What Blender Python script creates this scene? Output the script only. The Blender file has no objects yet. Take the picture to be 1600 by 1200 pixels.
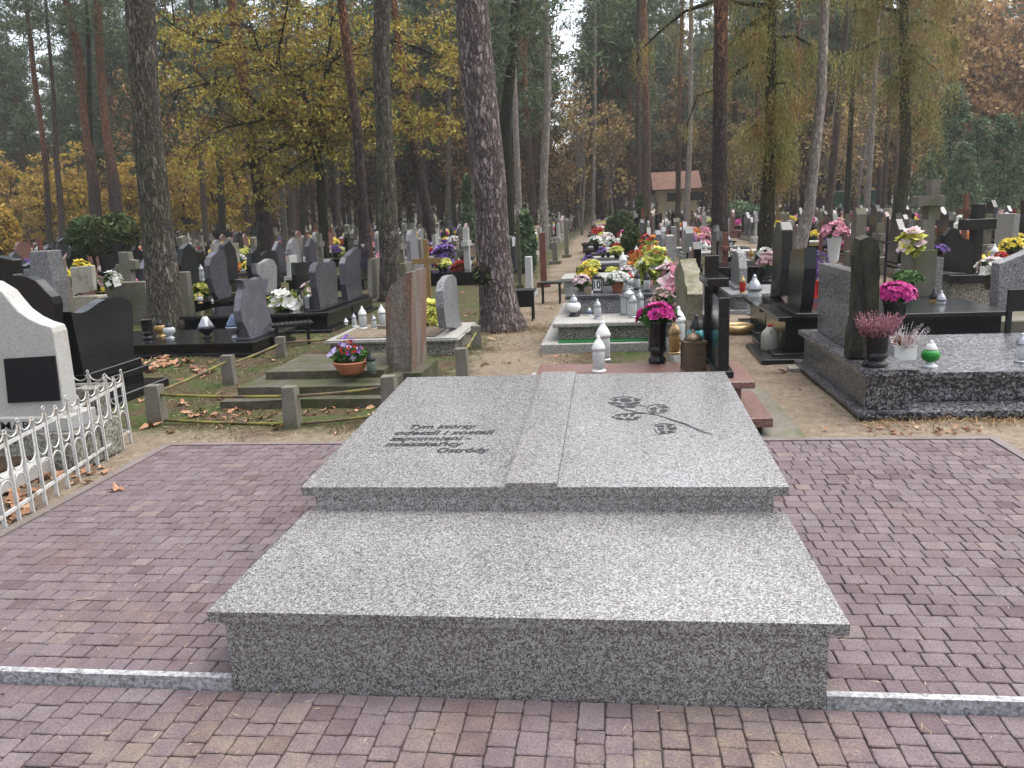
import bpy, bmesh, math, random
import numpy as np
from mathutils import Vector, Matrix, noise

sc = bpy.context.scene
rng = random.Random(11)
npr = np.random.default_rng(5)

# ------------------------------------------------------------------ camera
CAM = np.array([1.3437, -2.4056, 1.5945])
YAW, PITCH, ROLL, FPX = -0.128397, 0.209303, -0.043716, 1260.72
_cy, _sy, _cp, _sp = math.cos(YAW), math.sin(YAW), math.cos(PITCH), math.sin(PITCH)
CF = np.array([_sy*_cp, _cy*_cp, -_sp]); _r = np.array([_cy, -_sy, 0.0]); _u = np.cross(_r, CF)
CR = _r*math.cos(ROLL) + _u*math.sin(ROLL); CU = _u*math.cos(ROLL) - _r*math.sin(ROLL)
cd = bpy.data.cameras.new('camera'); cam = bpy.data.objects.new('camera', cd); sc.collection.objects.link(cam)
cd.sensor_fit = 'HORIZONTAL'; cd.sensor_width = 36; cd.lens = 36*FPX/1600
cd.clip_start = 0.05; cd.clip_end = 1000
M = Matrix.Identity(4)
for i in range(3):
    M[i][0] = CR[i]; M[i][1] = CU[i]; M[i][2] = -CF[i]; M[i][3] = CAM[i]
cam.matrix_world = M
sc.camera = cam

# ------------------------------------------------------------------ light: overcast day
SUN_EL, SUN_AZ = math.radians(68), math.radians(60)      # azimuth measured from +Y towards +X
w = bpy.data.worlds.new('World'); sc.world = w; w.use_nodes = True
wt = w.node_tree; wt.nodes.clear()
sky = wt.nodes.new('ShaderNodeTexSky'); sky.sky_type = 'NISHITA'; sky.sun_disc = False
sky.sun_elevation = SUN_EL; sky.sun_rotation = SUN_AZ
sky.air_density = 1.0; sky.dust_density = 4.0; sky.ozone_density = 1.0
hs = wt.nodes.new('ShaderNodeHueSaturation'); hs.inputs['Saturation'].default_value = 0.42
hs.inputs['Value'].default_value = 1.0
bg = wt.nodes.new('ShaderNodeBackground'); bg.inputs['Strength'].default_value = 0.13
wo = wt.nodes.new('ShaderNodeOutputWorld')
wt.links.new(sky.outputs[0], hs.inputs['Color']); wt.links.new(hs.outputs[0], bg.inputs[0]); wt.links.new(bg.outputs[0], wo.inputs[0])
sl = bpy.data.lights.new('sun', 'SUN'); sl.energy = 1.4; sl.angle = math.radians(95); sl.color = (1.0, 0.98, 0.96)
so = bpy.data.objects.new('sun', sl); sc.collection.objects.link(so)
so.rotation_euler = (math.pi/2 - SUN_EL, 0, math.pi - SUN_AZ)
sc.view_settings.view_transform = 'Standard'; sc.view_settings.look = 'None'
sc.view_settings.exposure = 1.62; sc.view_settings.gamma = 1
sc.cycles.max_bounces = 5; sc.cycles.diffuse_bounces = 3; sc.cycles.glossy_bounces = 2
sc.cycles.transmission_bounces = 3; sc.cycles.transparent_max_bounces = 4
sc.cycles.use_fast_gi = False
sc.cycles.sample_clamp_indirect = 4.0

# ------------------------------------------------------------------ where a pixel of the 1600x1200 photograph meets the place
def ray(px, py): return CF + CR*(px-800)/FPX + CU*(600-py)/FPX
def at(px, py, z=0.0):
    d = ray(px, py); return CAM + d*((z-CAM[2])/d[2])
def onX(px, py, x):
    d = ray(px, py); p = CAM + d*((x-CAM[0])/d[0]); return p
def onY(px, py, y):
    d = ray(px, py); p = CAM + d*((y-CAM[1])/d[1]); return p
def ht(x, y, py):
    v = np.array([x, y, 0.0])-CAM; k = (600-py)/FPX
    return (k*(v@CF)-v@CU)/(CU[2]-k*CF[2])
def project(x, y, z):
    d = np.array([x, y, z])-CAM; q = d@CF
    return 800+FPX*(d@CR)/q, 600-FPX*(d@CU)/q, q

# ------------------------------------------------------------------ material helpers
class NT:
    def __init__(self, name):
        self.m = bpy.data.materials.new(name); self.m.use_nodes = True
        self.t = self.m.node_tree; self.b = self.t.nodes['Principled BSDF']
        self.tc = None
    def n(self, typ, ins=None, **props):
        nd = self.t.nodes.new('ShaderNode'+typ)
        for k, v in props.items(): setattr(nd, k, v)
        for k, v in (ins or {}).items(): self.set(nd.inputs[k], v)
        return nd
    def set(self, sock, v):
        if hasattr(v, 'is_output'): self.t.links.new(v, sock)
        else:
            if isinstance(v, (tuple, list)) and len(v) == 3 and sock.type == 'RGBA': v = (*v, 1)
            sock.default_value = v
    def coord(self, which='Object'):
        if not self.tc: self.tc = self.n('TexCoord')
        return self.tc.outputs[which]
    def map(self, scale, which='Object', vec=None):
        return self.n('Mapping', {'Vector': vec if vec is not None else self.coord(which), 'Scale': scale}).outputs[0]
    def noise(self, scale, detail=4, rough=0.55, vec=None, dist=0.0):
        return self.n('TexNoise', {'Vector': vec if vec is not None else self.coord(), 'Scale': scale, 'Detail': detail, 'Roughness': rough, 'Distortion': dist}).outputs['Fac']
    def ramp(self, fac, stops, interp='LINEAR'):
        r = self.n('ValToRGB', {'Fac': fac}); cr = r.color_ramp; cr.interpolation = interp
        while len(cr.elements) > 1: cr.elements.remove(cr.elements[-1])
        for i, (p, c) in enumerate(stops):
            e = cr.elements[0] if i == 0 else cr.elements.new(p)
            e.position = p; c = (c, c, c) if isinstance(c, (int, float)) else c
            e.color = (*c, 1)
        return r.outputs[0]
    def mix(self, fac, a, b, blend='MIX'):
        m = self.n('Mix', data_type='RGBA', blend_type=blend)
        self.set(m.inputs[0], fac); self.set(m.inputs[6], a); self.set(m.inputs[7], b)
        return m.outputs[2]
    def math(self, op, a, b=0.0, clamp=False):
        m = self.n('Math', operation=op, use_clamp=clamp); self.set(m.inputs[0], a); self.set(m.inputs[1], b); return m.outputs[0]
    def island(self): return self.n('NewGeometry').outputs['Random Per Island']
    def objrand(self): return self.n('ObjectInfo').outputs['Random']
    def bump(self, h, strength=0.4, dist=0.01):
        self.set(self.b.inputs['Normal'], self.n('Bump', {'Height': h, 'Strength': strength, 'Distance': dist}).outputs[0])
    def base(self, c): self.set(self.b.inputs['Base Color'], c)
    def rough(self, r): self.set(self.b.inputs['Roughness'], r)
    def spec(self, s): self.set(self.b.inputs['Specular IOR Level'], s)

def granite(name, stops, scale, rough=0.3, spec=0.5, stain=0.25, stretch=(1, 1, 1), bump=0.0, dist=1.0, big=1.3, vary=False):
    t = NT(name); v = t.map(stretch)
    f = t.noise(scale, 2, 0.6, v, dist)
    c = t.ramp(f, stops)
    vo = t.n('TexVoronoi', {'Vector': v, 'Scale': scale*1.4}).outputs['Color']
    c = t.mix(0.30, c, t.ramp(t.n('SeparateColor', {'Color': vo}).outputs[0], stops))
    s = t.ramp(t.noise(big, 5, 0.6), [(0.3, 1-stain), (0.7, 1+stain*0.35)])
    c = t.mix(1.0, c, s, 'MULTIPLY')
    if vary: c = t.mix(1.0, c, t.ramp(t.objrand(), [(0, (.8, .8, .82)), (1, (1.15, 1.13, 1.1))]), 'MULTIPLY')
    t.base(c); t.rough(t.ramp(f, [(0, rough*0.85), (1, min(1, rough*1.2))])); t.spec(spec)
    if bump: t.bump(f, bump, 0.004)
    return t.m

def plain(name, col, rough=0.5, spec=0.5, var=0.15, scale=8, metal=0.0, bump=0.0, coat=0.0):
    t = NT(name); f = t.noise(scale, 5, 0.6)
    t.base(t.ramp(f, [(0.25, tuple(x*(1-var) for x in col)), (0.75, tuple(min(1, x*(1+var)) for x in col))]))
    t.rough(rough); t.spec(spec); t.b.inputs['Metallic'].default_value = metal
    if coat: t.b.inputs['Coat Weight'].default_value = coat
    if bump: t.bump(f, bump, 0.01)
    return t.m

def mossy(name, base, moss, stain, scale=3.0, amount=0.5, rough=0.85, speck=0.25, zscale=1.0):
    t = NT(name); v = t.map((1, 1, zscale))
    a = t.noise(scale, 6, 0.62, v); b = t.noise(scale*2.7, 6, 0.65, v); g = t.noise(70, 3, 0.6)
    c = t.mix(t.ramp(b, [(0.35, 0.0), (0.65, 1.0)]), base, stain)
    c = t.mix(t.ramp(a, [(0.62-amount*0.35, 0.0), (0.74-amount*0.2, 1.0)]), c, moss)
    c = t.mix(1.0, c, t.ramp(g, [(0.3, 1-speck), (0.7, 1+speck)]), 'MULTIPLY')
    t.base(c); t.rough(rough); t.spec(0.25)
    t.bump(g, 0.5, 0.006)
    return t.m

def leafmat(name, stops, clump=None, transl=0.35, rough=0.6, nscale=0.8):
    t = NT(name)
    c = t.ramp(t.island(), stops)
    if clump:
        c = t.mix(t.ramp(t.noise(nscale, 3, 0.6), [(0.4, 0.0), (0.6, 1.0)]), c, t.ramp(t.island(), clump))
    t.base(c); t.rough(rough); t.spec(0.25)
    tr = t.n('BsdfTranslucent', {'Color': c})
    mx = t.n('MixShader', {0: transl, 1: t.b.outputs[0], 2: tr.outputs[0]})
    t.t.links.new(mx.outputs[0], t.t.nodes['Material Output'].inputs[0])
    return t.m

def bark(name, plate, crack, upper=None, z0=6, z1=9, sc_=(9, 9, 2.3), moss=None, bump=1.0, plate2=None):
    t = NT(name)
    wv = t.n('TexNoise', {'Vector': t.map((1, 1, .45)), 'Scale': 7.0, 'Detail': 5, 'Roughness': .65}).outputs['Color']
    vec = t.n('VectorMath', {0: t.map((sc_[0]*1.5, sc_[1]*1.5, sc_[2]*1.25)), 1: t.n('VectorMath', {0: wv, 1: (3.6, 3.6, 2.2)}, operation='MULTIPLY').outputs[0]}, operation='ADD').outputs[0]
    e = t.n('TexVoronoi', {'Vector': vec, 'Scale': 1.5}, feature='DISTANCE_TO_EDGE').outputs['Distance']
    fine = t.noise(1.0, 5, 0.7, t.map((34, 34, 9)))
    streak = t.noise(1.0, 4, 0.65, t.map((16, 16, 2.2)))
    cellc = t.n('SeparateColor', {'Color': t.n('TexVoronoi', {'Vector': vec, 'Scale': 1.5}).outputs['Color']}).outputs[0]
    p2 = plate2 or tuple(x*0.6 for x in plate)
    pc = t.mix(cellc, plate, p2)
    if moss: pc = t.mix(t.ramp(t.noise(1.4, 4, 0.6), [(0.45, 0.0), (0.62, 0.85)]), pc, moss)
    if upper:
        z = t.n('SeparateXYZ', {'Vector': t.coord()}).outputs[2]
        zz = t.math('ADD', z, t.math('MULTIPLY', t.noise(0.9, 4, 0.6), 3.0))
        f = t.n('MapRange', {'Value': zz, 'From Min': z0+1.2, 'From Max': z1+1.8}).outputs[0]
        pc = t.mix(f, pc, upper)
    cr = t.math('MULTIPLY', t.ramp(e, [(0.0, 0.0), (0.22, 1.0)]), t.ramp(streak, [(0.36, 0.25), (0.52, 1.0)]))
    c = t.mix(cr, crack, pc)
    c = t.mix(1.0, c, t.ramp(fine, [(0.3, 0.55), (0.7, 1.4)]), 'MULTIPLY')
    t.base(c); t.rough(0.9); t.spec(0.15)
    h = t.math('ADD', t.math('MULTIPLY', cr, 1.0), t.math('MULTIPLY', fine, 0.5))
    t.bump(h, bump, 0.03)
    return t.m
# ------------------------------------------------------------------ mesh helpers
class MB:
    def __init__(self): self.bm = bmesh.new()
    def face(self, vs, smooth=False):
        try:
            f = self.bm.faces.new(vs); f.smooth = smooth; return f
        except ValueError: return None
    def box(self, x0, x1, y0, y1, z0, z1, taper=0.0, rot=0.0, tilt=None):
        cx, cy = (x0+x1)/2, (y0+y1)/2; vs = []
        for z, k in ((z0, 1.0), (z1, 1.0-taper)):
            for x, y in ((x0, y0), (x1, y0), (x1, y1), (x0, y1)):
                dx, dy = (x-cx)*k, (y-cy)*k
                X = cx+dx*math.cos(rot)-dy*math.sin(rot); Y = cy+dx*math.sin(rot)+dy*math.cos(rot)
                vs.append(self.bm.verts.new((X, Y, z)))
        for f in ((3, 2, 1, 0), (4, 5, 6, 7), (0, 1, 5, 4), (1, 2, 6, 5), (2, 3, 7, 6), (3, 0, 4, 7)): self.face([vs[i] for i in f])
        return self
    def prism(self, pts, axis, a0, a1):
        def mk(p, a): return {'x': (a, p[0], p[1]), 'y': (p[0], a, p[1]), 'z': (p[0], p[1], a)}[axis]
        A = [self.bm.verts.new(mk(p, a0)) for p in pts]; B = [self.bm.verts.new(mk(p, a1)) for p in pts]
        self.face(A); self.face(B[::-1])
        for i in range(len(pts)):
            j = (i+1) % len(pts); self.face([A[i], A[j], B[j], B[i]][::-1])
        return self
    def lathe(self, prof, cx=0, cy=0, n=20, z=0.0, smooth=True, s=1.0, squash=1.0):
        rings = []
        for r, h in prof:
            if r < 1e-5: rings.append([self.bm.verts.new((cx, cy, z+h*s))])
            else: rings.append([self.bm.verts.new((cx+r*s*math.cos(2*math.pi*i/n), cy+r*s*squash*math.sin(2*math.pi*i/n), z+h*s)) for i in range(n)])
        for a, b in zip(rings, rings[1:]):
            for i in range(n):
                j = (i+1) % n
                if len(a) == 1 and len(b) == 1: continue
                if len(a) == 1: self.face([a[0], b[j], b[i]], smooth)
                elif len(b) == 1: self.face([a[i], a[j], b[0]], smooth)
                else: self.face([a[i], a[j], b[j], b[i]], smooth)
        if len(rings[0]) > 1: self.face(rings[0][::-1])
        if len(rings[-1]) > 1: self.face(rings[-1])
        return self
    def tube(self, pts, radii, n=8, cap=True, smooth=True, rough=0.0, rsc=3.0, sq=1.0):
        pts = [Vector(p) for p in pts]; rings = []
        if isinstance(radii, (int, float)): radii = [radii]*len(pts)
        ref = None
        for i, p in enumerate(pts):
            t = (pts[min(i+1, len(pts)-1)]-pts[max(i-1, 0)]).normalized()
            if ref is None:
                ref = Vector((1, 0, 0)) if abs(t.x) < 0.8 else Vector((0, 1, 0))
            a = (ref - t*ref.dot(t)).normalized(); ref = a; b = t.cross(a)
            ring = []
            for k in range(n):
                an = 2*math.pi*k/n; d = a*math.cos(an)+b*math.sin(an)*sq
                r = radii[i]
                if rough:
                    q = p+d*r; r *= 1+rough*noise.noise(Vector((q.x*rsc*2.2, q.y*rsc*2.2, q.z*rsc*0.7)))
                ring.append(self.bm.verts.new(p+d*r))
            rings.append(ring)
        for A, B in zip(rings, rings[1:]):
            for k in range(n):
                j = (k+1) % n; self.face([A[k], A[j], B[j], B[k]], smooth)
        if cap: self.face(rings[0][::-1]); self.face(rings[-1])
        return self
    def blob(self, c, r, sub=2, amp=0.2, fs=2.0, smooth=True):
        res = bmesh.ops.create_icosphere(self.bm, subdivisions=sub, radius=1.0)
        r = (r, r, r) if isinstance(r, (int, float)) else r
        for v in res['verts']:
            d = v.co.copy(); k = 1+amp*noise.noise(d*fs+Vector(c)*3.1)
            v.co = Vector((c[0]+d.x*r[0]*k, c[1]+d.y*r[1]*k, c[2]+d.z*r[2]*k))
            for f in v.link_faces: f.smooth = smooth
        return self
    def torus(self, c, R, r, axis='y', n=14, m=6, a0=0, a1=2*math.pi):
        full = abs(a1-a0-2*math.pi) < 1e-3; pts = []
        cnt = n if full else n+1
        for i in range(cnt + (1 if full else 0)):
            a = a0+(a1-a0)*i/n
            o = {'y': (R*math.cos(a), 0, R*math.sin(a)), 'x': (0, R*math.cos(a), R*math.sin(a)), 'z': (R*math.cos(a), R*math.sin(a), 0)}[axis]
            pts.append((c[0]+o[0], c[1]+o[1], c[2]+o[2]))
        return self.tube(pts, r, m, cap=not full)
    def shift(self, d):
        bmesh.ops.translate(self.bm, verts=self.bm.verts, vec=d); return self
    def roughen(self, amp, fs=6.0, cuts=0):
        if cuts: bmesh.ops.subdivide_edges(self.bm, edges=self.bm.edges[:], cuts=cuts, use_grid_fill=True)
        for v in self.bm.verts:
            q = v.co*fs
            v.co += Vector((noise.noise(q), noise.noise(q+Vector((9, 3, 1))), noise.noise(q+Vector((2, 7, 5)))))*amp
        return self
    def build(self, name, mat, parent=None, bevel=0.0, seg=1, loc=None, rot=0.0):
        bm = self.bm
        if bevel:
            es = [e for e in bm.edges if len(e.link_faces) == 2 and e.calc_face_angle(0) > 0.6]
            try: bmesh.ops.bevel(bm, geom=es, offset=bevel, segments=seg, affect='EDGES', clamp_overlap=True)
            except Exception: pass
        bmesh.ops.recalc_face_normals(bm, faces=bm.faces[:])
        me = bpy.data.meshes.new(name); bm.to_mesh(me); bm.free()
        for m in (mat if isinstance(mat, (list, tuple)) else [mat]): me.materials.append(m)
        return link(name, me, parent, loc, rot)

def link(name, me, parent=None, loc=None, rot=0.0):
    o = bpy.data.objects.new(name, me); sc.collection.objects.link(o)
    if parent is not None: o.parent = parent
    if loc is not None: o.location = loc
    if rot: o.rotation_euler = (0, 0, rot)
    return o

THINGS = []
def tag(o, label, cat, group=None, auto=False):
    o['label'] = label; o['category'] = cat
    if group: o['group'] = group
    THINGS.append([o, auto]); return o
def thing(name, label, cat, loc=(0, 0, 0), rot=0.0, group=None, auto=False):
    o = bpy.data.objects.new(name, None); sc.collection.objects.link(o)
    o.empty_display_size = 0.1
    o.location = tuple(float(v) for v in loc); o.rotation_euler = (0, 0, rot)
    return tag(o, label, cat, group, auto)
def struct(o, kind='structure'):
    o['kind'] = kind; return o
def copy_tree(o, loc, rot=0.0, scale=1.0, label=None, parent=None, group=None, kids=True, auto=True):
    c = o.copy(); sc.collection.objects.link(c)
    if parent is not None: c.parent = parent
    else:
        c.location = tuple(float(v) for v in loc); c.rotation_euler = (0, 0, rot)
        c.scale = (scale, scale, scale) if isinstance(scale, (int, float)) else scale
        if label: c['label'] = label
        if group: c['group'] = group
        THINGS.append([c, auto])
    if kids:
        for ch in o.children: copy_tree(ch, None, parent=c)
    return c

# leaves: many small rhombi as one mesh
def leafmesh(c, u, v):
    n = len(c); V = np.empty((n, 4, 3), np.float32)
    V[:, 0] = c-u; V[:, 1] = c+v; V[:, 2] = c+u; V[:, 3] = c-v
    me = bpy.data.meshes.new('leaves'); me.vertices.add(4*n); me.loops.add(4*n); me.polygons.add(n)
    me.vertices.foreach_set('co', V.reshape(-1)); me.loops.foreach_set('vertex_index', np.arange(4*n, dtype=np.int32))
    me.polygons.foreach_set('loop_start', np.arange(0, 4*n, 4, dtype=np.int32))
    me.update(calc_edges=True); return me
def unit(a): return a/np.maximum(np.linalg.norm(a, axis=1, keepdims=True), 1e-6)
def rdirs(n): return unit(npr.normal(size=(n, 3)))
def leafset(centers, rad, per, size, aspect=0.5, updown=0.0, flat=0.0):
    """leaves spread through clumps; flat: how far leaf faces turn to the sky; updown: how far their length hangs"""
    centers = np.asarray(centers, float); n = len(centers)*per
    c = np.repeat(centers, per, 0)
    r = rad if np.ndim(rad) else np.array([rad]*3)
    off = rdirs(n)*(npr.random((n, 1))**0.45); c = c+off*r
    nn = rdirs(n); nn[:, 2] = nn[:, 2]*(1-flat)+flat*np.sign(npr.random(n)-0.1); nn = unit(nn)
    u = np.cross(nn, rdirs(n)); u = unit(u)
    if updown:
        u = unit(u*(1-updown)+np.array([0, 0, -1.0])*updown); nn = unit(np.cross(u, rdirs(n)))
    v = np.cross(nn, u)
    s = size*(0.6+0.8*npr.random((n, 1)))
    return c, u*s, v*s*aspect
def joinsets(*sets): return tuple(np.concatenate(x) for x in zip(*sets))
def leafobj(name, sets, mat, parent=None):
    me = leafmesh(*sets); me.materials.append(mat); return link(name, me, parent)
# ------------------------------------------------------------------ ground
def path_x(y): return 0.35-0.0125*(y-7)
t = NT('ground_soil')
co = t.coord(); sx = t.n('SeparateXYZ', {'Vector': co}); X, Y = sx.outputs[0], sx.outputs[1]
n1 = t.noise(0.55, 5, 0.6); n2 = t.noise(2.2, 6, 0.65); n3 = t.noise(14, 6, 0.7); n4 = t.noise(90, 3, 0.6)
sand = t.ramp(n3, [(0.3, (0.136, 0.102, 0.076)), (0.55, (0.216, 0.172, 0.128)), (0.75, (0.288, 0.240, 0.188))])
moss = t.ramp(n3, [(0.3, (0.021, 0.033, 0.009)), (0.55, (0.050, 0.073, 0.018)), (0.75, (0.084, 0.095, 0.034))])
litter = t.ramp(n3, [(0.3, (0.027, 0.018, 0.011)), (0.5, (0.070, 0.048, 0.030)), (0.7, (0.128, 0.090, 0.059))])
c = t.mix(t.ramp(n2, [(0.42, 0.0), (0.58, 1.0)]), moss, litter)
px_ = t.math('SUBTRACT', X, t.math('SUBTRACT', 0.43, t.math('MULTIPLY', Y, 0.0125)))
dist = t.math('ADD', t.math('ABSOLUTE', px_), t.math('MULTIPLY', t.math('SUBTRACT', n2, 0.5), 1.3))
c = t.mix(t.ramp(dist, [(0.40, 0.85), (0.75, 0.0)]), c, sand)
east = t.math('ADD', X, t.math('MULTIPLY', t.math('SUBTRACT', n1, 0.5), 3.0))
c = t.mix(t.n('MapRange', {'Value': east, 'From Min': 1.2, 'From Max': 2.4, 'To Max': 0.9}).outputs[0], c, sand)
south = t.math('ADD', Y, t.math('MULTIPLY', t.math('SUBTRACT', n2, 0.5), 0.8))
c = t.mix(t.n('MapRange', {'Value': south, 'From Min': 3.55, 'From Max': 3.25, 'To Max': 0.9}).outputs[0], c, sand)
c = t.mix(t.ramp(t.noise(0.9, 4, 0.6, t.map((1, 1, 1))), [(0.5, 0.0), (0.66, 0.6)]), c, litter)
c = t.mix(1.0, c, t.ramp(n4, [(0.3, 0.65), (0.7, 1.3)]), 'MULTIPLY')
t.base(c); t.rough(0.95); t.spec(0.15); t.bump(t.math('ADD', n3, t.math('MULTIPLY', n4, 0.5)), 0.8, 0.03)
M_ground = t.m
xs = np.unique(np.concatenate([np.linspace(-420, -30, 14), np.linspace(-30, -9, 15), np.arange(-9, 9.01, 0.15), np.linspace(9, 30, 15), np.linspace(30, 420, 14)]))
ys = np.unique(np.concatenate([np.linspace(-120, -5, 8), np.arange(-5, 16.01, 0.15), np.linspace(16, 60, 30), np.linspace(60, 480, 18)]))
def ground_z(x, y):
    z = 0.022*noise.noise(Vector((x*0.9, y*0.9, 0)))+0.012*noise.noise(Vector((x*3.1, y*3.1, 4)))
    k = 1.0
    dx = max(-1.95-x, x-3.8, 0); dy = max(y-2.95, 0)
    if x > -2.8 and x < 4.6 and y < 3.3:
        k = min(1.0, max(dx, dy)/0.6)
        return -0.02*(1-k)+z*k if k > 0.05 else -0.03
    return z
gv = [(x, y, ground_z(x, y)) for y in ys for x in xs]
nx = len(xs); gf = [(j*nx+i, j*nx+i+1, (j+1)*nx+i+1, (j+1)*nx+i) for j in range(len(ys)-1) for i in range(nx-1)]
me = bpy.data.meshes.new('ground'); me.from_pydata(gv, [], gf); me.materials.append(M_ground)
for p in me.polygons: p.use_smooth = True
struct(link('ground', me))

# ------------------------------------------------------------------ paving of tumbled setts
t = NT('sett_stone')
isl = t.island(); f = t.noise(120, 4, 0.7); g = t.noise(9, 5, 0.65); b = t.noise(0.9, 4, 0.55)
c = t.ramp(isl, [(0.0, (0.083, 0.059, 0.063)), (0.06, (0.106, 0.081, 0.087)), (0.5, (0.119, 0.092, 0.100)), (0.90, (0.127, 0.101, 0.109)), (0.95, (0.134, 0.109, 0.118)), (1.0, (0.144, 0.115, 0.107))])
yl = t.n('SeparateXYZ', {'Vector': t.coord()}).outputs[1]
sandy = t.math('MULTIPLY', t.ramp(t.math('ADD', t.math('MULTIPLY', yl, -0.12), b), [(0.5, 0.0), (0.72, 0.6)]), t.ramp(g, [(0.42, 0.15), (0.62, 1.0)]))
c = t.mix(sandy, c, (.165, .135, .085))
c = t.mix(t.math('MULTIPLY', t.ramp(t.noise(1.7, 5, 0.6), [(0.5, 0.0), (0.7, 1.0)]), 0.35), c, (.13, .082, .066))
c = t.mix(1.0, c, t.ramp(f, [(0.28, 0.6), (0.5, 1.0), (0.72, 1.4)]), 'MULTIPLY')
c = t.mix(1.0, c, t.ramp(g, [(0.3, 0.82), (0.7, 1.15)]), 'MULTIPLY')
sp = t.n('TexVoronoi', {'Vector': t.coord(), 'Scale': 42.0}).outputs['Distance']
c = t.mix(t.ramp(sp, [(0.05, 0.75), (0.085, 0.0)]), c, (.36, .33, .31))
t.base(c); t.rough(0.85); t.spec(0.18); t.bump(t.math('ADD', f, t.math('MULTIPLY', g, 0.8)), 0.5, 0.006)
M_sett = t.m
M_joint = plain('joint_sand', (.055, .044, .041), 0.95, 0.1, 0.5, 12)

def setts(x0, x1, y0, y1, ztop, along, hole, name):
    V, F = [], []
    def stone(a0, a1, b0, b1):
        if along == 'x': X0, X1, Y0, Y1 = a0, a1, b0, b1
        else: X0, X1, Y0, Y1 = b0, b1, a0, a1
        if hole and X0 > hole[0] and X1 < hole[1] and Y0 > hole[2] and Y1 < hole[3]: return
        g = 0.0012+0.0016*rng.random(); j = lambda s=0.0035: rng.uniform(-s, s)
        z = ztop+rng.uniform(-0.0025, 0.001); tx, ty = rng.uniform(-.012, .012), rng.uniform(-.012, .012)
        cx, cy = (X0+X1)/2, (Y0+Y1)/2
        # outline with a few wobbling points per side: tumbled edges
        base = []
        for (ax, ay, bx, by) in ((X0+g, Y0+g, X1-g, Y0+g), (X1-g, Y0+g, X1-g, Y1-g), (X1-g, Y1-g, X0+g, Y1-g), (X0+g, Y1-g, X0+g, Y0+g)):
            for q in (0.06, 0.5, 0.94):
                e = 0.0022
                base.append((ax+(bx-ax)*q+rng.uniform(-e, e), ay+(by-ay)*q+rng.uniform(-e, e)))
        n0 = len(V); m = len(base)
        for k, zz in ((1.0, -0.03), (1.0, -0.003), (None, 0.0)):
            for (x, y) in base:
                if k is None:
                    dx, dy = cx-x, cy-y; L = math.hypot(dx, dy); x2, y2 = x+dx/L*0.0038, y+dy/L*0.0038
                else: x2, y2 = x, y
                V.append((x2, y2, z+zz+(x2-cx)*tx+(y2-cy)*ty))
        for r in (0, 1):
            for i in range(m):
                jn = (i+1) % m; F.append((n0+r*m+i, n0+r*m+jn, n0+(r+1)*m+jn, n0+(r+1)*m+i))
        F.append(tuple(n0+2*m+i for i in range(m)))
    A0, A1, B0, B1 = (x0, x1, y0, y1) if along == 'x' else (y0, y1, x0, x1)
    b = B0
    while b < B1-0.02:
        hgt = rng.choice((0.085, 0.088, 0.092)); b2 = min(B1, b+hgt)
        if B1-b2 < 0.04: b2 = B1
        a = A0
        while a < A1-0.01:
            wdt = rng.choice((0.066, 0.086, 0.09, 0.09, 0.112)); a2 = min(A1, a+wdt)
            if A1-a2 < 0.04: a2 = A1
            stone(a, a2, b, b2); a = a2
        b = b2
    me = bpy.data.meshes.new(name); me.from_pydata(V, [], F); me.materials.append(M_sett)
    return struct(link(name, me))
PZ = 0.034                                     # the paved plot lies one low kerb above the front path
setts(-1.88, 3.74, 0.035, 2.93, PZ, 'x', (0.03, 1.97, 0.03, 2.86), 'paving_plot')
setts(-2.6, 4.6, -3.4, -0.004, 0.0, 'y', None, 'paving_path')
struct(MB().box(-1.89, 3.75, 0.03, 2.94, -0.03, PZ-0.009).build('paving_bed', M_joint))
struct(MB().box(-2.7, 4.7, -3.5, -0.002, -0.03, -0.009).build('paving_path_bed', M_joint))
M_edge = mossy('edging_concrete', (.125, .10, .10), (.12, .10, .08), (.16, .135, .13), 2.2, 0.35)
mb = MB(); mb.box(-1.945, -1.885, 0.03, 2.995, -0.04, PZ+0.004); mb.box(-1.885, 3.745, 2.935, 2.995, -0.04, PZ+0.004); mb.box(3.745, 3.805, 0.03, 2.995, -0.04, PZ+0.004)
struct(mb.build('paving_edge', M_edge, bevel=0.004))
M_kerb = granite('kerb_granite', [(0.3, (.09, .09, .095)), (0.48, (.23, .23, .24)), (0.65, (.42, .42, .43))], 60, 0.55, 0.4, 0.2)
struct(MB().box(-2.6, -0.002, 0.0, 0.03, -0.05, 0.044).build('kerb', M_kerb, bevel=0.003))
struct(MB().box(2.002, 4.6, 0.0, 0.03, -0.05, 0.044).build('kerb', M_kerb, bevel=0.003))

# ------------------------------------------------------------------ the granite book monument
M_gran = granite('monument_granite', [(0.35, (0.023, 0.019, 0.016)), (0.46, (0.055, 0.046, 0.042)), (0.525, (0.105, 0.098, 0.094)), (0.57, (0.273, 0.269, 0.267)), (0.67, (0.441, 0.441, 0.445))], 116, 0.24, 0.85, 0.2, dist=2.8, big=0.9)
M_gran2 = granite('spine_granite', [(0.34, (0.039, 0.033, 0.030)), (0.45, (0.076, 0.067, 0.064)), (0.515, (0.133, 0.122, 0.118)), (0.56, (0.242, 0.232, 0.227)), (0.66, (0.359, 0.351, 0.347))], 108, 0.25, 0.85, 0.12, dist=2.0)
M_ink = plain('engraving_paint', (.012, .013, .016), 0.6, 0.3, 0.3, 20)
mon = thing('granite_monument', 'large grey granite monument shaped like an open book on its paved plot', 'monument')
MB().box(0, 2.0, 0, 0.953, -0.02, 0.257).build('base', M_gran, mon, bevel=0.003)
MB().box(-0.06, 2.06, -0.004, 0.958, 0.257, 0.297).build('front_slab', M_gran, mon, bevel=0.004, seg=2)
TA = math.atan2(0.095, 2.0); Y0, ZB = 0.953, 0.411
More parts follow.
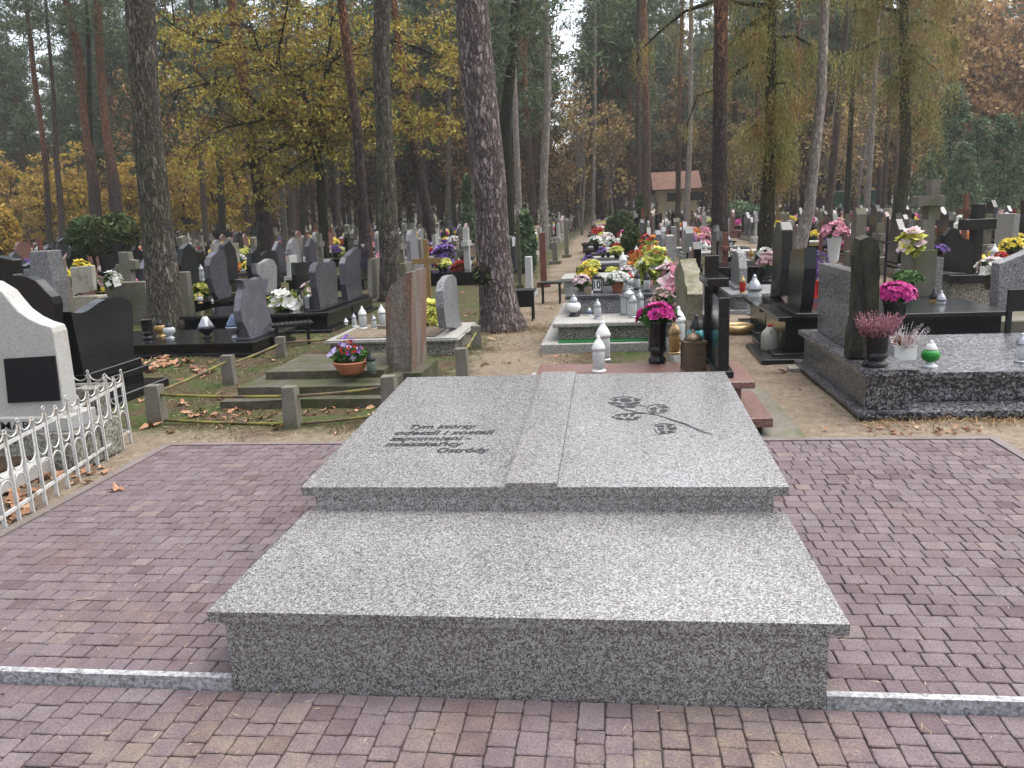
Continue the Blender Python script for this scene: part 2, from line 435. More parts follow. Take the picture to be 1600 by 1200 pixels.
def zslab(y): return ZB+(y-Y0)*math.tan(TA)
MB().prism([(0.956, 0.0), (2.9, 0.0), (2.9, zslab(2.9)-0.0435), (0.956, zslab(0.956)-0.0435)], 'x', -0.018, 2.01).build('upper_base', M_gran, mon, bevel=0.003)
PX = Vector((0, Y0, ZB))
def tilted(name, x0, x1, dz, mat, th=0.042):
    mb = MB().box(x0, x1, -0.004, 2.008, dz-th, dz)
    o = mb.build(name, mat, mon, bevel=0.004, seg=2); o.location = PX; o.rotation_euler = (TA, 0, 0); return o
left = tilted('page_slab', -0.08, 0.8615, 0.0, M_gran)
spine = tilted('spine_slab', 0.863, 1.088, 0.020, M_gran2, 0.062)
right = tilted('page_slab', 1.0895, 2.072, 0.0, M_gran)

def textmesh(s, shear=0.0, offset=0.0, extr=0.0006):
    cu = bpy.data.curves.new('lettering', 'FONT'); cu.body = s; cu.size = 1.0; cu.shear = shear; cu.offset = offset; cu.extrude = extr; cu.resolution_u = 4
    o = bpy.data.objects.new('lettering', cu); sc.collection.objects.link(o)
    me = bpy.data.meshes.new_from_object(o.evaluated_get(bpy.context.evaluated_depsgraph_get()))
    bpy.data.objects.remove(o); bpy.data.curves.remove(cu); return me
def lettering(lines, mat, parent, name='inscription_line', shear=0.18, offset=0.004):
    for (s, x, y, wid, hei) in lines:              # left end, baseline, width, height of a capital
        me = textmesh(s, shear, offset)
        mn = min(v.co.x for v in me.vertices); mx = max(v.co.x for v in me.vertices)
        for v in me.vertices: v.co = (x+(v.co.x-mn)/(mx-mn)*wid, y+v.co.y/0.7*hei, 0.0012+v.co.z)
        me.materials.append(mat); link(name, me, parent)
kk = 1/math.cos(TA)
lettering([(s, x, (y-Y0)*kk, wd, h) for s, x, y, wd, h in (('Tym którzy', .215, 1.797, .375, .067), ('odeszli i zostali', .160, 1.692, .545, .067), ('zapomnieni -', .158, 1.597, .44, .064), ('mieszkańcy', .158, 1.505, .415, .064), ('Ostródy', .452, 1.405, .268, .067))], M_ink, left, offset=0.026)

# rose cut into the right page: shapes measured on the page itself (x from the page's left edge, y up the page)
def onpage(zx, zy):
    px, py = 880+zx*300/1600, 580+zy*120/640
    d = ray(px, py); nrm = np.array([0, -math.sin(TA), math.cos(TA)]); o = np.array([0, Y0, ZB])
    p = CAM+d*(((o-CAM)@nrm)/(d@nrm)); return p[0], (p[1]-Y0)*kk
def flat(mb, pts):
    mb.prism([onpage(*p) for p in pts], 'z', 0.0004, 0.0016)
def stroke(mb, pts, w0, w1):
    L, Rr = [], []
    for i, p in enumerate(pts):
        a = pts[max(i-1, 0)]; b_ = pts[min(i+1, len(pts)-1)]
        dx, dy = b_[0]-a[0], b_[1]-a[1]; q = math.hypot(dx, dy) or 1
        ww = (w0+(w1-w0)*i/max(1, len(pts)-1))/2
        L.append((p[0]-dy/q*ww, p[1]+dx/q*ww)); Rr.append((p[0]+dy/q*ww, p[1]-dx/q*ww))
    flat(mb, L+Rr[::-1])
mb = MB()
flat(mb, [(418, 235), (440, 228), (462, 240), (440, 252), (415, 248)])
flat(mb, [(468, 238), (500, 222), (560, 236), (578, 248), (540, 262), (490, 258)])
flat(mb, [(585, 238), (620, 230), (640, 245), (610, 252)])
flat(mb, [(395, 255), (450, 262), (480, 266), (490, 278), (440, 276), (400, 268)])
flat(mb, [(500, 272), (550, 268), (600, 258), (640, 256), (630, 274), (570, 288), (520, 284)])
stroke(mb, [(392, 240), (420, 222), (500, 212), (580, 222), (645, 238), (655, 256)], 5, 5)
stroke(mb, [(372, 256), (400, 276), (460, 288), (520, 296), (600, 292), (640, 284), (690, 296)], 7, 5)
flat(mb, [(430, 292), (490, 296), (520, 302), (470, 306)])
flat(mb, [(530, 304), (575, 296), (610, 292), (580, 308)])
stroke(mb, [(480, 306), (540, 326), (620, 346), (690, 352), (780, 366), (900, 402), (1030, 442), (1110, 478), (1180, 510), (1245, 528)], 9, 5)
stroke(mb, [(880, 402), (990, 436), (1090, 482), (1180, 520)], 5, 3)
for s in (((410, 384), (450, 362), (520, 356), (600, 352), (660, 352)), ((400, 386), (460, 400), (540, 408), (610, 402), (650, 380))): stroke(mb, s, 6, 7)
for c_ in (((440, 372), (480, 366), (470, 380)), ((500, 364), (540, 360), (530, 376), (510, 382)), ((560, 360), (600, 358), (585, 374), (560, 380)), ((440, 388), (490, 388), (500, 396), (460, 396)), ((520, 390), (560, 388), (570, 398), (530, 402)), ((590, 382), (630, 376), (620, 392), (590, 398))): flat(mb, c_)
stroke(mb, [(700, 330), (692, 306), (730, 286), (790, 278), (850, 284), (884, 312), (870, 336), (800, 350), (740, 352), (700, 330)], 6, 6)
for c_ in (((715, 312), (770, 300), (785, 318), (735, 322)), ((725, 330), (780, 326), (775, 342), (745, 344)), ((790, 286), (812, 296), (800, 312)), ((815, 290), (850, 292), (868, 308), (815, 314)), ((808, 322), (868, 316), (858, 332), (800, 338))): flat(mb, c_)
stroke(mb, [(760, 452), (800, 440), (860, 438), (920, 448), (948, 480), (935, 506), (880, 518), (796, 526), (770, 500), (752, 470)], 6, 6)
for c_ in (((770, 456), (830, 448), (845, 466), (790, 470)), ((785, 478), (840, 476), (830, 492), (795, 494)), ((805, 502), (845, 496), (850, 512), (808, 520)), ((855, 446), (910, 452), (890, 466), (862, 468)), ((868, 474), (935, 468), (940, 488), (880, 490)), ((868, 498), (925, 496), (900, 512), (862, 510))): flat(mb, c_)
o = mb.build('rose_engraving', M_ink, right)
mb = MB(); stroke(mb, [(120, 470), (180, 478), (230, 464), (265, 456)], 7, 3); stroke(mb, [(175, 455), (160, 480), (148, 500)], 5, 7)
mb.build('white_mark', plain('lime_mark', (.27, .27, .27), .8), right)
# ------------------------------------------------------------------ materials of the graves
M_black = granite('black_granite', [(0.4, (.006, .006, .007)), (0.6, (.011, .011, .012)), (0.72, (.02, .02, .022))], 150, 0.14, 0.35, 0.3)
M_blackdull = granite('charcoal_granite', [(0.4, (.009, .011, .011)), (0.6, (.016, .018, .018)), (0.72, (.035, .038, .038))], 110, 0.2, 0.3, 0.3)
M_slate = granite('dark_blue_grey_granite', [(0.38, (.030, .032, .040)), (0.55, (.055, .057, .068)), (0.7, (.10, .10, .115))], 60, 0.22, 0.5, 0.3, vary=True)
M_purple = granite('purple_grey_stone', [(0.34, (0.045, 0.041, 0.051)), (0.5, (0.086, 0.080, 0.098)), (0.66, (0.156, 0.148, 0.172))], 16, 0.4, 0.5, 0.2, (2.6, 2.6, 0.9), dist=2.5)
M_bterr = granite('black_terrazzo', [(0.5, (.014, .014, .016)), (0.585, (.03, .03, .033)), (0.66, (.26, .26, .28)), (0.75, (.5, .5, .52))], 52, 0.28, 0.5, 0.3, dist=0.6)
M_gterr = granite('grey_terrazzo', [(0.36, (0.049, 0.049, 0.051)), (0.5, (0.164, 0.164, 0.168)), (0.62, (0.328, 0.328, 0.336))], 55, 0.5, 0.4, 0.3, vary=True)
M_wterr = granite('pale_terrazzo', [(0.3, (0.131, 0.127, 0.115)), (0.5, (0.271, 0.262, 0.238)), (0.65, (0.410, 0.394, 0.369))], 70, 0.65, 0.3, 0.25, bump=0.2)
M_wornterr = granite('worn_terrazzo', [(0.34, (0.041, 0.037, 0.029)), (0.48, (0.139, 0.131, 0.102)), (0.6, (0.271, 0.254, 0.213)), (0.72, (0.410, 0.394, 0.344))], 48, 0.75, 0.25, 0.4, bump=0.4)
M_red = granite('red_granite', [(0.36, (0.049, 0.023, 0.019)), (0.5, (0.148, 0.070, 0.057)), (0.64, (0.271, 0.164, 0.139))], 75, 0.3, 0.5, 0.2)
M_conc = mossy('weathered_concrete', (0.143, 0.131, 0.111), (0.082, 0.086, 0.041), (0.115, 0.102, 0.082), 2.6, 0.4)
M_oldconc = mossy('old_mossy_concrete', (0.094, 0.082, 0.066), (0.045, 0.051, 0.018), (0.057, 0.048, 0.037), 4.0, 0.55)
M_rusty = mossy('rust_stained_concrete', (0.164, 0.143, 0.123), (0.139, 0.070, 0.041), (0.070, 0.057, 0.047), 4.0, 0.42, speck=.5, zscale=0.22)
M_lichen = mossy('lichened_stone', (0.127, 0.115, 0.082), (0.090, 0.082, 0.037), (0.221, 0.205, 0.156), 5.0, 0.5)
M_darkrock = mossy('dark_mossy_rock', (.018, .018, .014), (.035, .038, .014), (.010, .010, .009), 7.0, 0.5, 0.7, 0.4)
M_light = mossy('pale_concrete', (0.328, 0.324, 0.307), (0.295, 0.283, 0.246), (0.328, 0.320, 0.307), 3.0, 0.3, speck=0.12)
M_whitep = mossy('white_flaking_paint', (0.476, 0.480, 0.471), (0.213, 0.164, 0.107), (0.394, 0.385, 0.361), 9.0, 0.38, 0.5, 0.08, zscale=0.5)
M_wood = plain('yellow_wood', (0.205, 0.127, 0.049), 0.6, 0.3, 0.3, 12)
M_brownwood = plain('red_brown_wood', (.12, .045, .03), 0.6, 0.3, 0.3, 10)
M_brownstone = granite('brown_stone', [(0.36, (.05, .022, .018)), (0.5, (.12, .055, .045)), (0.64, (.2, .11, .095))], 70, 0.3, 0.5, 0.2, vary=True)
M_pale = mossy('pale_stone', (0.312, 0.291, 0.246), (0.180, 0.164, 0.082), (0.344, 0.320, 0.271), 4.0, 0.35)
M_metal = plain('dark_metal', (.02, .02, .022), 0.4, 0.5, 0.3, 20, 0.6)
M_blackplastic = plain('black_plastic', (.012, .012, .013), 0.35, 0.5)
M_rustpipe = mossy('mossy_pipe', (.10, .075, .045), (.17, .16, .03), (.07, .045, .03), 3.0, 0.55, 0.7, 0.15)
M_silver = plain('silver_plastic', (0.344, 0.353, 0.369), 0.25, 0.6, 0.1, 8, 0.6)
M_whitelid = plain('white_plastic', (0.607, 0.607, 0.590), 0.35, 0.5, 0.06)
M_gold = plain('brass_metal', (.32, .22, .10), 0.35, 0.5, 0.2, 9, 0.7)
M_bronze = plain('bronze_metal', (.12, .085, .055), 0.4, 0.5, 0.4, 40, 0.5, bump=0.6)
M_terra = plain('terracotta', (.32, .12, .065), 0.7, 0.3, 0.2)
M_greenpot = plain('green_plastic', (.03, .09, .04), 0.4, 0.5)
M_soil = plain('potting_soil', (.035, .024, .016), 0.95, 0.1, 0.4, 40)
M_greenmat = plain('green_felt', (.015, .09, .03), 0.95, 0.1, 0.3, 60)
def glass(name, col, trans=0.55, rough=0.12):
    t = NT(name); f = t.noise(30, 3, 0.6)
    t.base(t.ramp(f, [(0.3, tuple(x*0.8 for x in col)), (0.7, col)])); t.rough(rough); t.spec(0.6)
    t.b.inputs['Transmission Weight'].default_value = trans; t.b.inputs['IOR'].default_value = 1.3
    t.bump(t.n('TexWave', {'Vector': t.coord(), 'Scale': 30.0}).outputs['Fac'], 0.2, 0.004)
    return t.m
M_glass = glass('clear_glass', (.64, .67, .67), 0.45)
M_amber = glass('amber_glass', (.42, .25, .09), 0.35)
M_redglass = glass('red_glass', (.42, .02, .02), 0.25)
M_greenglass = glass('green_glass', (.02, .22, .03), 0.15)
M_blueglass = glass('blue_glass', (.18, .26, .40), 0.4)
M_dullgreen = glass('grey_green_glass', (.13, .18, .13), 0.3)
M_tealglass = glass('teal_glass', (.05, .30, .32), 0.25)
M_jug = glass('milky_plastic', (0.508, 0.508, 0.459), 0.3, 0.35)
def flower(name, a, b): return leafmat(name, [(0, a), (1, b)], transl=0.25, rough=0.5)
F_pink = flower('pink_petals', (0.420, 0.134, 0.202), (0.630, 0.319, 0.378))
F_pale = flower('pale_pink_petals', (0.521, 0.353, 0.386), (0.672, 0.554, 0.554))
F_white = flower('white_petals', (0.521, 0.521, 0.470), (0.714, 0.714, 0.672))
F_yellow = flower('yellow_petals', (0.521, 0.378, 0.025), (0.689, 0.588, 0.101))
F_lime = flower('lime_petals', (0.420, 0.437, 0.067), (0.655, 0.622, 0.185))
F_purple = flower('purple_petals', (0.109, 0.042, 0.235), (0.269, 0.151, 0.437))
F_magenta = flower('magenta_petals', (0.319, 0.008, 0.118), (0.571, 0.050, 0.302))
F_orange = flower('orange_petals', (0.403, 0.118, 0.017), (0.571, 0.218, 0.042))
F_red = flower('red_petals', (0.269, 0.010, 0.010), (0.462, 0.034, 0.025))
F_heather = flower('heather_sprigs', (0.13, 0.05, 0.06), (0.34, 0.15, 0.19))
F_paleheather = flower('pale_heather_sprigs', (0.286, 0.227, 0.269), (0.521, 0.462, 0.470))
F_violet = flower('violet_petals', (0.319, 0.252, 0.504), (0.605, 0.554, 0.714))
F_dusty = flower('dusty_pink_petals', (0.353, 0.202, 0.202), (0.554, 0.403, 0.386))
L_green = leafmat('green_leaves', [(0, (.02, .05, .014)), (0.6, (.05, .12, .03)), (1, (.10, .20, .05))])
L_yg = leafmat('yellow_green_leaves', [(0, (.10, .18, .03)), (0.6, (.30, .36, .06)), (1, (.5, .5, .12))])
L_dry = leafmat('dry_leaves', [(0, (.10, .05, .02)), (0.5, (.24, .12, .05)), (0.85, (.38, .22, .11)), (1, (.46, .33, .2))], transl=0.15)
# ------------------------------------------------------------------ lanterns, flowers, pots
def blossoms(centers, nrm, r, petals, cup=0.35, aspect=0.42):
    """rosettes of petals; nrm = outward direction of each"""
    centers = np.asarray(centers, float); nrm = unit(np.asarray(nrm, float)); n = len(centers)
    a = unit(np.cross(nrm, rdirs(n))); b = np.cross(nrm, a)
    C_, U_, V_ = [], [], []
    rr = np.broadcast_to(np.asarray(r, float).reshape(-1, 1), (n, 1))
    for k in range(petals):
        an = 2*math.pi*k/petals+npr.random((n, 1))*0.5; ring = 1.0 if k % 2 else 0.72
        d = a*np.cos(an)+b*np.sin(an); cp = cup*(1.0 if k % 2 else 2.0)
        u = unit(d+nrm*cp)*rr*ring*0.5; v = unit(np.cross(nrm, d))*rr*aspect
        C_.append(centers+u); U_.append(u); V_.append(v)
    return np.concatenate(C_), np.concatenate(U_), np.concatenate(V_)
def dome(n, R, H, z0, jitter=0.15):
    d = rdirs(n); d[:, 2] = np.abs(d[:, 2]); p = d*np.array([R, R, H])*(1+jitter*(npr.random((n, 1))-0.7)); p[:, 2] += z0
    return p, d
POT = [(0.0, 0.0), (0.62, 0.0), (0.66, 0.03), (0.95, 0.85), (1.0, 0.86), (1.0, 1.0), (0.9, 1.0), (0.88, 0.92), (0, 0.92)]
VASE = [(0.0, 0), (0.80, 0), (0.84, 0.05), (0.84, 0.10), (0.66, 0.15), (0.64, 0.20), (0.84, 0.28), (0.86, 0.34), (0.78, 0.38), (0.80, 0.45), (0.86, 0.85), (0.95, 0.95), (1.0, 1.0), (0.9, 1.0), (0.8, 0.9), (0, 0.9)]
def pot(parent, r, h, mat, prof=POT, n=20):
    MB().lathe([(a*r, b*h) for a, b in prof], n=n).build('pot', mat, parent)
def flowers(name, label, cat, loc, group, col, r=0.16, h=0.14, potr=0.09, poth=0.12, potmat=None, n=60, br=0.03, petals=10, leaf=None, nleaf=160, leafsize=0.035, auto=False, prof=POT, col2=None, rot=0, flatten=0.75):
    t_ = thing(name, label, cat, loc, rot, group, auto)
    pot(t_, potr, poth, potmat or M_terra, prof, 14 if auto else 22)
    z0 = poth+h*0.25
    leafobj('foliage', leafset([(0, 0, z0+h*0.15)], np.array([r*0.95, r*0.95, h*0.75]), nleaf, leafsize, 0.45), leaf or L_green, t_)
    p, d = dome(n, r, h, z0)
    if col2 is None: leafobj('blossoms', blossoms(p, d+np.array([0, 0, 0.3]), br*(0.7+0.6*npr.random(n)), petals), col, t_)
    else:
        m = n//2
        leafobj('blossoms', blossoms(p[:m], d[:m]+np.array([0, 0, 0.3]), br*(0.7+0.6*npr.random(m)), petals), col, t_)
        leafobj('blossoms', blossoms(p[m:], d[m:]+np.array([0, 0, 0.3]), br*(0.7+0.6*npr.random(n-m)), petals), col2, t_)
    return t_
def lantern(label, loc, h, kind='tall', body=None, lid=None, base=None, group='grave lanterns', auto=False, name='grave_lantern', cat='lantern', r=None):
    t_ = thing(name, label, cat, loc, rng.random()*6, group, auto); n = 12 if auto else 20
    body = body or M_glass; lid = lid or M_whitelid; base = base or lid
    if kind == 'tall':
        r = r or h*0.19
        MB().lathe([(0, 0), (r, 0), (r, .05*h), (r*.75, .08*h)], n=n).build('foot', base, t_)
        MB().lathe([(r*.7, .08*h), (r*.86, .14*h), (r*.9, .5*h), (r*.72, .62*h), (0, .62*h)], n=n).build('glass', body, t_)
        MB().lathe([(r*.95, .60*h), (r*.98, .66*h), (r*.62, .80*h), (r*.34, .87*h), (r*.22, .93*h), (r*.24, .96*h), (0, h)], n=n).build('lid', lid, t_)
    elif kind == 'round':
        r = r or h*0.33
        MB().lathe([(0, 0), (r*.85, 0), (r*.7, .07*h), (r*.35, .13*h), (r*.4, .18*h)], n=n).build('foot', base, t_)
        MB().lathe([(r*.4, .18*h), (r*.85, .28*h), (r, .42*h), (r*.9, .56*h), (r*.6, .64*h), (0, .64*h)], n=n).build('glass', body, t_)
        MB().lathe([(r*.62, .62*h), (r*.66, .68*h), (r*.42, .84*h), (r*.2, .92*h), (r*.24, .95*h), (0, h)], n=n).build('lid', lid, t_)
    elif kind == 'drop':                                    # bowl below, ribbed glass cone above
        r = r or h*0.36
        MB().lathe([(0, 0), (r*.55, 0), (r*.5, .05*h), (r*.3, .12*h), (r*.4, .18*h), (r*.8, .3*h), (r, .42*h), (r*.98, .46*h)], n=n).build('bowl', base, t_)
        MB().lathe([(r*.95, .46*h), (r*.85, .56*h), (r*.5, .78*h), (r*.28, .93*h), (0, .93*h)], n=n).build('glass', body, t_)
        MB().lathe([(r*.3, .92*h), (r*.2, .96*h), (0, h)], n=8).build('lid', lid, t_)
    elif kind == 'house':                                   # square metal frame with glass panes
        r = r or h*0.26
        MB().box(-r, r, -r, r, 0, .07*h).build('foot', base, t_, 0.004)
        MB().box(-r*.86, r*.86, -r*.86, r*.86, .075*h, .66*h).build('glass', body, t_)
        for a in (-1, 1):
            for b in (-1, 1): MB().box(a*r*.88-.006, a*r*.88+.006, b*r*.88-.006, b*r*.88+.006, .071*h, .665*h).build('frame_bar', base, t_)
        MB().box(-r*1.05, r*1.05, -r*1.05, r*1.05, .67*h, .73*h).build('eaves', lid, t_, 0.003)
        MB().lathe([(r*.95, .731*h), (r*.8, .82*h), (r*.35, .90*h), (r*.15, .93*h), (r*.2, .96*h), (0, h)], n=8).build('lid', lid, t_)
    return t_
def arrange(name, label, loc, col, r, h, n, br, petals=10, leaf=None, nleaf=200, leafsize=0.06, group=None, cat='flowers', auto=False, col2=None, stalks=True):
    """a loose bunch lying or standing without a visible pot"""
    t_ = thing(name, label, cat, loc, rng.random()*6, group, auto)
    leafobj('foliage', leafset([(0, 0, h*0.45)], np.array([r, r, h*0.5]), nleaf, leafsize, 0.4), leaf or L_green, t_)
    p, d = dome(n, r, h*0.75, h*0.25, 0.5)
    m = n if col2 is None else n*2//3
    leafobj('blossoms', blossoms(p[:m], d[:m]+np.array([0, 0, 0.25]), br*(0.7+0.6*npr.random(m)), petals), col, t_)
    if col2 is not None: leafobj('blossoms', blossoms(p[m:], d[m:]+np.array([0, 0, 0.25]), br*(0.7+0.6*npr.random(n-m)), petals), col2, t_)
    return t_
def sprigs(name, t_, mat, r, h, z0, n, spread=0.5, seg=9, w=0.006):
    """upright heather sprigs: each a spine of tiny florets"""
    C_, U_, V_ = [], [], []
    for _ in range(n):
        a = rng.random()*6.283; q = rng.random()**0.5; b = Vector((r*0.6*q*math.cos(a), r*0.6*q*math.sin(a), z0))
        d = Vector((math.cos(a)*q*spread, math.sin(a)*q*spread, 1)).normalized(); L = h*(0.6+0.5*rng.random())
        for k in range(seg):
            p = b+d*L*(k+1)/seg; C_.append(p); e = Vector((rng.gauss(0, 1), rng.gauss(0, 1), rng.gauss(0, 1))).normalized()
            U_.append((d*0.6+e*0.5)*L/seg*0.8); V_.append(d.cross(e).normalized()*w*(1.4-k/seg))
    return leafobj(name, (np.array(C_), np.array(U_), np.array(V_)), mat, t_)
# ------------------------------------------------------------------ graves close to the monument (built in place, world metres)
def part(mb, name, mat, t_, bevel=0.004, seg=1):
    mb.shift(-t_.location); return mb.build(name, mat, t_, bevel, seg)
def outX(px, x): return [(float(p[1]), float(p[2])) for p in (onX(a, b, x) for a, b in px)]
def outY(px, y): return [(float(p[0]), float(p[2])) for p in (onY(a, b, y) for a, b in px)]
def top(px, py, z): p = at(px, py, z); return (float(p[0]), float(p[1]), z)

# --- fenced grave on the left
fa, fb = Vector((-2.34, 3.16, 0)), Vector((-1.99, 1.40, 0)); fe = (fb-fa)/12
fence = thing('iron_fence', 'low white flaking iron fence with scrollwork beside the paving', 'fence', fa)
def picket_mesh(h):
    m = MB().box(-.010, .010, -.006, .006, -0.02, h-.03, rot=0.2).torus((0, 0, h-.012), .012, .0034, 'x', 12, 5)
    m.box(-.010, .010, -.008, .008, h-.045, h-.03, rot=0.2); return m
pk = []
for hh in (0.565, 0.535): pk.append(picket_mesh(hh).build('picket', M_whitep, fence, 0.002))
pk[0].location = (0, 0, 0); pk[1].location = fe
for k in range(2, 17):
    c = pk[k % 2].copy(); sc.collection.objects.link(c); c.location = fe*k
bdir = Vector((-0.135, 0.0, 0))
for k in range(1, 9):
    c = pk[k % 2].copy(); sc.collection.objects.link(c); c.location = bdir*k
def rail(z, a, b): 
    d = (b-a).normalized(); n_ = Vector((-d.y, d.x, 0))*0.005; m = MB(); vs = []
    for zz in (z-.010, z+.010):
        for p in (a+n_, b+n_, b-n_, a-n_): vs.append(m.bm.verts.new(p+Vector((0, 0, zz))))
    for f_ in ((3, 2, 1, 0), (4, 5, 6, 7), (0, 1, 5, 4), (1, 2, 6, 5), (2, 3, 7, 6), (3, 0, 4, 7)): m.face([vs[i] for i in f_])
    return m
for z in (0.455, 0.085):
    rail(z, Vector((0, 0, 0)), fe*16).build('rail', M_whitep, fence); rail(z, Vector((0, 0, 0)), bdir*8).build('rail', M_whitep, fence)
def scroll(e):
    L = e.length; d = e/L; m = MB(); R_ = L/2-.014
    def arc(cz, R, a0, a1, ext0=0, ext1=0, sq=1.0):
        pts = []
        if ext0: pts.append(d*(L/2+R*math.cos(a0))+Vector((0, 0, cz+ext0)))
        for i in range(11):
            a = a0+(a1-a0)*i/10; pts.append(d*(L/2+R*math.cos(a))+Vector((0, 0, cz+R*sq*math.sin(a))))
        if ext1: pts.append(d*(L/2+R*math.cos(a1))+Vector((0, 0, cz+ext1)))
        m.tube(pts, .005, 6)
    arc(.525, R_, math.pi, 2*math.pi, sq=0.75)
    arc(.345, R_, math.pi, 2*math.pi, .1, .1)
    arc(.20, R_, 0, math.pi, -.11, -.11)
    return m
s0 = scroll(fe).build('scroll', M_whitep, fence)
for k in range(1, 16):
    c = s0.copy(); sc.collection.objects.link(c); c.location = fe*k
s1 = scroll(bdir).build('scroll', M_whitep, fence)
for k in range(1, 8):
    c = s1.copy(); sc.collection.objects.link(c); c.location = bdir*k

g = thing('grave', 'pale concrete grave with swept shoulder, blank black plaque and low plinth behind white fence', 'grave', (-3.1, 2.7, 0))
ol = outY([(102, 660), (95, 600), (83, 520), (79, 511), (62, 506), (45, 498), (28, 486), (14, 470), (3, 456), (-20, 442), (-60, 436), (-100, 436), (-100, 660)], 2.55)
zs = min(p[1] for p in ol)
part(MB().prism(ol, 'y', 2.55, 2.70), 'headstone', M_light, g, 0.006)
pl_ = outY([(5, 561), (85, 556), (93, 626), (12, 630)], 2.535)
part(MB().prism(pl_, 'y', 2.535, 2.549), 'plaque', plain('plaque_black', (.007, .007, .010), .6, .2), g, 0.002)
xr = float(onY(108, 660, 2.5)[0]); zt = float(onY(108, 652, 2.5)[2])
part(MB().box(-3.75, xr, 2.49, 2.80, zt-.10, zt), 'upper_plinth', M_light, g, 0.005)
xr2 = float(onY(122, 690, 2.47)[0])
part(MB().box(-3.8, xr2, 2.46, 2.95, 0, zt-.101), 'plinth', M_wornterr, g, 0.005)
lm = textmesh('MARIA', 0, 0.006); wv = max(v.co.x for v in lm.vertices)
a_, b_ = onY(2, 678, 2.488), onY(70, 664, 2.488)
for v in lm.vertices: v.co = (a_[0]+v.co.x/wv*(b_[0]-a_[0])+3.1, 2.4885-2.7-v.co.z, zt-.078+v.co.y/0.7*0.055)
lm.materials.append(M_ink); link('lettering', lm, g)
m = MB(); m.box(-3.7, -2.46, 1.0, 2.45, 0, .10); part(m, 'slab', M_light, g, 0.008)
part(MB().box(-3.6, -2.56, 1.05, 2.40, .101, .125), 'leaf_bed', M_soil, g, 0.01)
gb = thing('stone_block', 'rough grey concrete post standing beside pale grave inside the white fence', 'post', (-2.52, 3.0, 0))
part(MB().box(-2.62, -2.44, 2.97, 3.10, 0, .46).roughen(.008, 9, 2), 'post', M_wornterr, gb)

# --- black headstones at the far left
g = thing('headstone', 'tall black curved headstone with stepped shoulder behind pale grave at left edge', 'headstone', (-4.8, 4.1, 0))
ol = outY([(85, 640), (85, 475), (81, 464), (71, 455), (66, 449), (55, 438), (42, 432), (30, 430), (19, 430), (19, 406), (-10, 400), (-60, 404), (-90, 430), (-95, 640)], 4.0)
part(MB().prism(ol, 'y', 4.0, 4.12), 'stele', M_black, g, 0.006)
part(MB().box(-6.2, ol[0][0]+.1, 3.9, 4.25, 0, ol[0][1]+.01), 'plinth', M_black, g, 0.006)

XB = -3.5
g = thing('headstone', 'black wave-topped headstone on stepped plinth left of the old mossy grave', 'headstone', (XB-.05, 5.0, 0))
ol = outX([(131, 585), (110, 487), (119, 489), (129, 489), (138, 485), (147, 479), (155, 473), (166, 467), (180, 464), (188, 464), (198, 467), (205, 472), (208, 477), (210, 568)], XB)
part(MB().prism(ol, 'x', XB-.12, XB), 'stele', M_blackdull, g, 0.006, 2)
y0, y1 = ol[0][0], ol[-1][0]; z0 = ol[0][1]
part(MB().box(XB-.16, XB+.05, y0-.06, y1+.06, z0-.075, z0+.004), 'cap', M_black, g, 0.006)
part(MB().box(XB-.2, XB+.09, y0-.1, y1+.1, z0-.14, z0-.078), 'cap', M_black, g, 0.006)
part(MB().box(XB-.15, XB+.05, y0-.05, y1+.05, .085, z0-.141), 'pedestal', M_black, g, 0.004)
part(MB().box(XB-1.8, XB+.28, y0-.4, y1+.12, -.02, .083), 'base_slab', M_black, g, 0.008)
lantern('clear lantern with pink body behind the black wave-topped headstone', (XB-.55, y0+.25, .085), .2, 'round', M_redglass, M_silver)

# --- purple stele on its black platform
P1 = at(397, 557); xr = float(P1[0]); yf = float(P1[1]); zt = ht(xr, yf, 534); yb = yf+1.25
g = thing('grave', 'black granite grave with torn-edged purple grey stele, in front of the left pine', 'grave', (xr-1.2, yf+.6, 0))
part(MB().box(xr-2.3, xr-.02, yf+.02, yb, -.02, zt-.035), 'plinth', M_black, g, 0.004)
part(MB().box(xr-2.36, xr+.04, yf-.04, yb+.04, zt-.034, zt), 'top_slab', M_black, g, 0.005)
part(MB().box(xr-2.34, xr+.03, yf-.03, yb+.03, -.02, .045), 'foot', M_black, g, 0.005)
xs_ = xr-.13
ol = outX([(390, 527), (386, 516), (378, 502), (376, 486), (378, 466), (382, 450), (380, 441), (375, 437), (386, 435), (396, 437), (406, 433), (412, 436), (420, 435), (418, 450), (416, 466), (418, 482), (424, 497), (427, 508), (425, 520), (423, 522)], xs_)
m = MB().prism(ol, 'x', xs_-.10, xs_); part(m, 'stele', M_purple, g, 0.01, 2)
part(MB().box(xs_-.15, xs_+.06, ol[0][0]-.08, ol[-1][0]+.1, zt, zt+.03), 'stele_base', M_slate, g, 0.004)
PLT = zt
def onplat(px, py): return top(px, py, PLT)
flowers_pot = thing('flower_vase', 'empty black vase at left end of the purple stele grave', 'vase', onplat(232, 530)); pot(flowers_pot, .082, .26, M_black, VASE)
lantern('clear glass lantern with gold body beside the empty black vase', onplat(252, 526), .25, 'round', M_amber, M_metal, M_gold)
lantern('squat clear lantern with black knob nearest the left pine trunk', onplat(266, 529), .24, 'round', M_glass, M_metal, M_silver)
lantern('grey urn lantern with dark knob in the middle of the purple stele grave', onplat(324, 528), .30, 'drop', M_silver, M_metal, M_metal)
lantern('large ribbed blue glass lantern at the foot of the purple stele', onplat(369, 528), .33, 'drop', M_blueglass, M_metal, M_silver)

